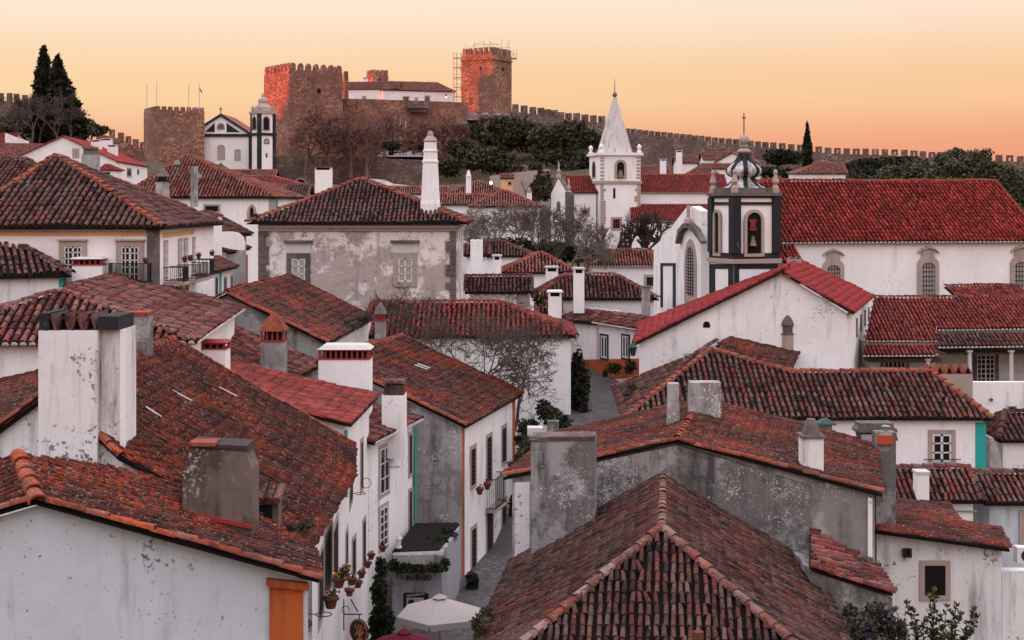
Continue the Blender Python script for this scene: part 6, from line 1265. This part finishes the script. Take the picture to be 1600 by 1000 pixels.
ll = root('wall_lamp', D(989, 553, 65), 'green iron street lantern on the corner of the white gable house', 'lantern'); q = D(989, 556, 65.3); MB().lathe((q.x, q.y, q.z), [(.11, 0), (.2, .38), (.24, .40), (.06, .6), (.08, .66), (.02, .75)], 6).build('lantern_cage', M['greeniron'], ll); MB().tube([(q.x, q.y, q.z + .7), (q.x + .1, q.y + .1, q.z + .95), (q.x + .35, q.y + .7, q.z + .9)], .025, 5).build('bracket', M['iron'], ll)
# ------------------------------------------------------------------ ivy, shrubs, weeds
def ivy(label, pts, n, size, seed, mat='ivy', name='ivy', cat='climbing plant', flowers=None, shell=.2):
    B = [pxblob(*p) for p in pts]; c = B[0]; rt = root(name, (c[0], c[1], min(b[2] - b[5] for b in B)), label, cat); b = MB()
    for q in B: b.tube([(q[0], q[1], q[2] - q[5]), (q[0] + q[3] * .2, q[1], q[2]), (q[0] - q[3] * .1, q[1], q[2] + q[5])], [.04, .03, .015], 4)
    b.build('stems', M['barkdark'], rt); leaf_cloud('foliage', mat, rt, B, n, size, seed, shell)
    if flowers: leaf_cloud('blossoms', flowers, rt, B, n // 14, size * .8, seed + 1, .8)
    return rt
ivy('dark ivy column climbing the corner left of the annex', [(596, 890, 45, 9, 20), (593, 930, 44, 12, 34), (592, 975, 43.5, 15, 34), (606, 975, 45, 10, 30)], 1700, .10, 1)
ivy('ivy garland hanging under the annex parapet', [(630, 887, 48.2, 16, 5), (655, 889, 48.3, 16, 5), (680, 887, 48.5, 14, 6), (694, 882, 49, 8, 10), (615, 884, 48, 10, 8)], 1300, .09, 2)
ivy('dark moss and weeds heaped on the annex roof', [(700, 838, 51.5, 14, 12), (680, 850, 50.5, 18, 9), (655, 858, 50, 16, 6)], 1000, .08, 3)
ivy('dark shrub at the foot of the ochre-cornered house', [(737, 912, 52.5, 9, 20), (745, 925, 53.5, 10, 14)], 500, .11, 4)
ivy('rambling vine on the right corner of the ochre-cornered house', [(801, 800, 60.5, 5, 24), (800, 850, 60, 6, 30)], 500, .11, 5)
ivy('tall dark ivy mass beside the lane', [(908, 600, 72, 14, 30), (904, 630, 71.5, 15, 34), (910, 655, 71, 15, 24), (902, 575, 72.5, 11, 26), (896, 610, 72, 9, 34)], 3600, .13, 6, mat='cypress')
ivy('dark shrubs under the leafless tree', [(862, 650, 62, 18, 14), (850, 640, 63, 12, 16), (826, 668, 60, 18, 14), (880, 668, 62, 14, 18), (818, 690, 58, 14, 14)], 1800, .11, 7)
ivy('climbing shrub against the ochre base at the lane end', [(960, 575, 76.5, 13, 9), (985, 573, 75, 10, 12), (946, 583, 77.3, 5, 6)], 420, .10, 8)
ivy('purple flowering plant on the corner by the lane', [(987, 605, 59.5, 9, 7), (980, 614, 59.2, 8, 5)], 350, .07, 9, mat='shrub', flowers='purple')
ivy('weeds with purple flowers along the lichen gable eave', [(545, 508, 63, 22, 8), (515, 522, 60, 16, 6), (570, 495, 66, 12, 6)], 700, .07, 10, mat='shrub', flowers='purple')
ivy('weedy tuft on the left end of the mansion eave', [(398, 340, 75.5, 9, 7)], 160, .09, 11, mat='shrub')
ivy('moss and purple weeds on the bottom left roof by the vent', [(445, 826, 30.4, 22, 6), (475, 822, 30.8, 16, 5), (432, 850, 29.6, 16, 5)], 420, .05, 12, mat='shrub', flowers='purple')
ivy('purple-flowered creeper on the lower left edge of the foreground roof', [(748, 975, 30.6, 12, 16), (762, 955, 31.4, 12, 8)], 380, .05, 13, mat='shrub', flowers='purple')
ivy('orange-berried shrub between the corbelled roof and the hipped house', [(842, 470, 83, 9, 14), (852, 490, 82.5, 9, 10)], 380, .11, 14, flowers='yellow')
ivy('hedge clump left of the stone pier by the shrubs', [(822, 700, 54, 12, 16), (812, 715, 53, 8, 12)], 500, .10, 15, mat='shrub')
pr1 = root('garden_pier', D(858, 690, 62), 'weathered stone pier standing in the shrubs below the leafless tree', 'pier'); q = D(864, 668, 61); MB().box((q.x, q.y, q.z - .8), (.5, .5, 2.2)).build('shaft', M['greywash'], pr1)
pr2 = root('garden_pier', D(836, 690, 55), 'pale block on the wall end just above the slab chimney', 'pier'); q = D(836, 683, 55); MB().box((q.x, q.y, q.z - .4), (.6, .6, 1.6)).build('block', M['stucco'], pr2)
ivy('grey-green shrub with purple flowers at the bottom right', [(1370, 965, 32, 26, 22), (1345, 985, 31.5, 26, 22), (1395, 985, 32, 22, 20), (1330, 960, 33, 14, 16)], 2600, .055, 16, mat='shrub', flowers='purple', name='shrub', cat='shrub')
# laurel with single large leaves
lr = root('laurel_bush', D(1450, 1000, 35), 'glossy laurel bush with upright yellowing tips in front of the dark window', 'bush'); rg_ = random.Random(5); stem = MB(); leaves = MB(); tips = MB()
def leaf(m_, p, d, L, w_):
    s_ = d.cross(Vector((rg_.gauss(0, 1), rg_.gauss(0, 1), rg_.gauss(0, 1)))).normalized(); nn = s_.cross(d); m_.add([p, p + d * L * .5 + s_ * w_ + nn * .01, p + d * L, p + d * L * .5 - s_ * w_ + nn * .01, p + d * L * .5 - nn * .02], [(0, 1, 4), (1, 2, 4), (2, 3, 4), (3, 0, 4)])
for px, py in ((1460, 925), (1453, 936), (1416, 945), (1428, 958), (1480, 950), (1494, 948), (1500, 962), (1522, 955), (1528, 965), (1470, 965), (1445, 972), (1410, 975), (1490, 980), (1515, 985), (1455, 990), (1430, 988), (1400, 955), (1476, 995)):
    t_ = D(px, py, 35 + rg_.uniform(-.4, .4)); b_ = D(1455 + (px - 1455) * .35, 1060, 35); mid_ = b_.lerp(t_, .55) + Vector((rg_.gauss(0, .05), 0, 0)); stem.tube([b_, mid_, t_], [.025, .015, .008], 4)
    for k in range(44):
        f = rg_.uniform(.3, 1); p = (b_.lerp(mid_, f / .55) if f < .55 else mid_.lerp(t_, (f - .55) / .45)); d = Vector((rg_.gauss(0, 1), rg_.gauss(0, 1), rg_.gauss(.35, .7))).normalized(); leaf(leaves, p, d, rg_.uniform(.13, .20), .036)
    for k in range(8): d = Vector((rg_.gauss(0, .5), rg_.gauss(0, .5), 1)).normalized(); leaf(tips, t_, d, rg_.uniform(.13, .19), .03)
stem.build('stems', M['barkdark'], lr); leaves.build('foliage', M['laurel'], lr); M['tips'] = flat('yellow_green_leaf', (.16, .13, .03), .6, var=.3, scale=9); tips.build('young_leaves', M['tips'], lr)
# ------------------------------------------------------------------ trees
def at(px, py, Y, sink=.3): q = D(px, py, Y); return Vector((q.x, q.y, q.z - sink))
bare_tree('leafless_tree', 'gnarled leafless tree spreading in front of the red-roofed house', at(752, 650, 64), 6.6, 1.2, 11, 'bark', .13, 8, lean=(.1, 0), dense=1.6, twig=.016, trunkfrac=.22)
bare_tree('leafless_tree', 'slender leafless tree left of the gnarled one, before the red roof', at(690, 590, 66), 4.0, .9, 12, 'bark', .09, 8, dense=1.3, twig=.015)
bare_tree('leafless_tree', 'leafless branches leaning right towards the lane', at(800, 655, 62), 5.2, 1.2, 13, 'bark', .09, 8, lean=(.4, 0), dense=1.4, twig=.015)
for i, (px, pb, Y, hh, lab, mt) in enumerate(((775, 400, 118, 4.6, 'pale leafless tree in front of the grated window', 'bark'), (735, 400, 120, 4.2, 'leftmost pale leafless tree behind the mansion', 'bark'), (838, 415, 116, 5.2, 'dark leafless thicket tree below the church porch', 'barkdark'), (862, 420, 114, 4.6, 'dense twiggy tree in the thicket left of the spire tower', 'barkdark'), (890, 420, 112, 4.4, 'second dense twiggy tree nearest the spire tower', 'bark'), (918, 415, 114, 3.0, 'low twiggy tree against the spire tower wall', 'bark'), (805, 405, 121, 5.0, 'wide bare tree left of the dark church buttress', 'bark'), (755, 402, 124, 4.6, 'bare tree between the brown roofs and the mansion chimney', 'bark'), (850, 400, 128, 5.0, 'taller dark bare tree rising in front of the church porch', 'barkdark'), (905, 412, 118, 4.2, 'scrubby bare tree under the small barred chapel window', 'barkdark'))):
    bare_tree('leafless_tree', lab, at(px, pb, Y), hh, .9, 20 + i, 'palebark' if mt == 'bark' else 'bark', .14, 7, dense=1.6, twig=.022)
for i, (px, Y, lab) in enumerate(((948, 150, 'first pollarded stump tree under the spire tower'), (965, 150, 'second pollarded stump tree under the spire tower'), (982, 150, 'third pollarded stump tree under the spire tower'), (998, 150, 'pollarded stump tree at the tower corner'), (1015, 150, 'dark bushy pollard right of the tower'), (1028, 150, 'last pollard left of the big church facade'))):
    bare_tree('pollarded_tree', lab, at(px, 400, Y), 5.0, .75, 40 + i, 'barkdark', .34, 2 if i < 4 else 4, dense=2, forks=(3, 4), twig=.16 if i < 4 else .06, trunkfrac=.30)
for i, (px, pb, Y, hh, sp_) in enumerate(((478, 262, 314, 18, .7), (520, 262, 313, 19, .75), (548, 268, 312, 18, .75), (590, 246, 316, 15, .8), (602, 244, 326, 13.5, .8), (680, 246, 322, 14, .85), (692, 246, 326, 13.5, .8), (570, 280, 309, 16, .7))):
    bare_tree('leafless_tree', ['leftmost russet leafless tree below the massive castle tower', 'tall russet leafless tree right of the massive castle tower', 'russet leafless tree in the middle of the castle slope', 'russet tree left of the terrace people', 'round russet tree behind the four poles', 'round russet tree behind the tall white chimney', 'russet tree right of the tall white chimney', 'lowest russet tree against the retaining wall'][i], at(px, pb, Y, 1), hh, sp_, 60 + i, 'barkred', .5, 8, dense=1.5, twig=.08, trunkfrac=.2, group='russet trees below the castle')
for i, (px, pb, Y, hh) in enumerate(((30, 212, 280, 9), (50, 215, 276, 10), (92, 216, 272, 9), (62, 212, 282, 8), (110, 213, 276, 6))):
    bare_tree('leafless_tree', ['leftmost grey bare tree under the left battlements', 'grey bare tree left of the cypresses', 'pale bare tree in front of the broad cypress', 'bare tree between the cypress trunks', 'small bare tree right of the cypresses'][i], at(px, pb, Y, 1), hh, .85, 90 + i, 'bark', .28, 7, dense=1.3, twig=.05)
def cypress(label, px, yt, yb, Y, prof, n, seed, size=.5, mat='cypress'):
    t, b_ = D(px, yt, Y), D(px, yb, Y); rt = root('cypress_tree', b_, label, 'cypress', 'cypress trees'); k = Y / FPX; MB().tube([b_ - Vector((0, 0, 1)), b_.lerp(t, .7)], [.35, .1], 6).build('trunk', M['barkdark'], rt); bl = []
    m_ = len(prof)
    for i, (f, r, dx) in enumerate(prof):
        z = b_.z + (t.z - b_.z) * f; bl.append((b_.x + dx * k, b_.y, z, r * k, r * k * .9, (t.z - b_.z) * .11))
    leaf_cloud('crown', mat, rt, bl, n, size, seed, .35); return rt
cypress('tall narrow cypress at far left', 68, 75, 222, 285, [(.05, 16, -1), (.18, 19, 0), (.32, 19, 0), (.46, 17.5, 0), (.6, 15, 0), (.72, 12, 0), (.83, 9, 1), (.93, 5, 0)], 8500, 201)
cypress('broad cypress right of the tall narrow one', 100, 93, 222, 281, [(.05, 30, 4), (.18, 31, 3), (.32, 28, 2), (.46, 24, 0), (.58, 20, -3), (.7, 15, -6), (.8, 12, -8), (.9, 8, -10), (.96, 4.5, -10)], 11000, 202)
cypress('slim dark cypress against the right town wall', 1261.5, 195, 265, 236, [(.08, 6.5, 0), (.24, 7, 0), (.4, 6.8, 0), (.55, 6, 0), (.68, 4.6, 0), (.78, 2.6, 0), (.87, 1.6, 0), (.95, 1, 0)], 2600, 203, .35)
def grove(label, blobs, n, seed, mat='leaf', size=.45, trunk=.3, group='evergreen trees on the castle slope', name='evergreen_tree'):
    B = [pxblob(*b) for b in blobs]; lo = min(B, key=lambda b: b[2] - b[5]); c = B[0]; z = min(b[2] - b[5] for b in B) - 1.5
    rnd = random.Random(seed); ex = []
    for b in B:
        ex.append(b)
        for k in range(4):
            a = rnd.uniform(0, 6.28); ex.append((b[0] + b[3] * .8 * math.cos(a), b[1] + b[4] * .6 * rnd.uniform(-1, .4), b[2] + b[5] * .7 * rnd.uniform(-.5, 1), b[3] * .45, b[4] * .45, b[5] * .45))
    return leafy_tree(name, label, (c[0], c[1], z), ex, n, size, seed, mat, group=group, trunk=trunk, shell=.45)
grove('big dark evergreen right of the keep rocks', [(800, 205, 318, 32, 24), (775, 225, 316, 26, 20), (825, 215, 318, 24, 22)], 7000, 301)
grove('dark evergreen low on the slope behind the street lamp', [(765, 250, 300, 34, 18), (735, 250, 300, 18, 16), (790, 262, 298, 18, 12)], 4500, 302)
grove('paler evergreen in the middle of the slope', [(852, 215, 312, 22, 22), (848, 238, 312, 18, 14)], 3800, 303, 'olive')
grove('dark evergreen just left of the spire', [(890, 215, 308, 28, 26), (918, 222, 306, 22, 22), (880, 245, 306, 26, 16)], 6000, 304)
grove('round green evergreen low beside the spire tower', [(915, 250, 300, 20, 16), (890, 262, 298, 16, 10)], 3000, 305, 'shrub')
grove('dark shrubbery filling the gap below the keep', [(720, 232, 322, 20, 14), (742, 205, 326, 12, 12), (700, 262, 305, 22, 14)], 2600, 306)
grove('dark bushes on the terrace above the brown roofs', [(810, 268, 268, 10, 8), (838, 262, 262, 10, 6), (850, 290, 200, 14, 22), (836, 300, 190, 12, 16)], 3000, 307)
grove('dark evergreen shrubs between the bare thicket trees', [(800, 385, 122, 40, 14), (860, 395, 118, 40, 18), (905, 398, 118, 30, 12), (750, 390, 124, 30, 12)], 3500, 318, 'ivy', .22, group='shrubs in the thicket', name='evergreen_shrub')
grove('low dark hedge behind the terrace people', [(612, 228, 327, 14, 6), (640, 226, 327, 12, 6), (655, 232, 327, 8, 5)], 1400, 308)
grove('ivy-green tree clothing the right town wall', [(1215, 245, 262, 22, 12), (1240, 247, 262, 14, 10)], 2400, 309, 'ivy', .35, group='trees along the right town wall'); grove('clipped hedge below the right town wall', [(1205, 268, 240, 26, 7), (1235, 272, 236, 16, 8)], 2000, 310, 'ivy', .3, group='trees along the right town wall')
grove('dark ivy bank right of the white barn', [(1365, 258, 240, 36, 10), (1400, 255, 240, 34, 10), (1350, 270, 232, 24, 10)], 4500, 311, 'ivy', .35, group='trees along the right town wall')
grove('greyish olive tree in front of the ivy bank', [(1400, 278, 205, 30, 18), (1425, 275, 205, 24, 18), (1440, 262, 210, 18, 14)], 5500, 312, 'olive', .28, group='trees along the right town wall')
grove('tall olive tree rising above the right town wall', [(1500, 262, 200, 36, 24), (1495, 243, 200, 14, 12), (1525, 250, 200, 20, 16), (1470, 275, 200, 24, 20)], 7000, 313, 'olive', .28, group='trees along the right town wall')
grove('dark bushy tree behind the right end of the church roof', [(1570, 290, 180, 34, 30), (1545, 275, 185, 24, 22), (1605, 310, 175, 30, 30), (1590, 340, 170, 26, 26)], 7000, 314, 'leaf', .28, group='trees along the right town wall')
grove('dark tree filling behind the church ridge', [(1340, 278, 215, 20, 8), (1380, 285, 200, 30, 10), (1480, 290, 190, 40, 14), (1440, 292, 190, 30, 10)], 4000, 315, 'leaf', .3, group='trees along the right town wall')
grove('wispy small tree left of the stepped dark town wall', [(140, 195, 290, 10, 10), (150, 205, 290, 10, 10), (163, 203, 290, 7, 7)], 900, 316, 'shrub', .35, group='trees at far left'); grove('dark scrub under the left battlements', [(20, 195, 290, 26, 14), (50, 200, 288, 20, 14), (120, 205, 285, 24, 14), (5, 205, 284, 16, 10)], 3200, 317, 'olive', .35, group='trees at far left')
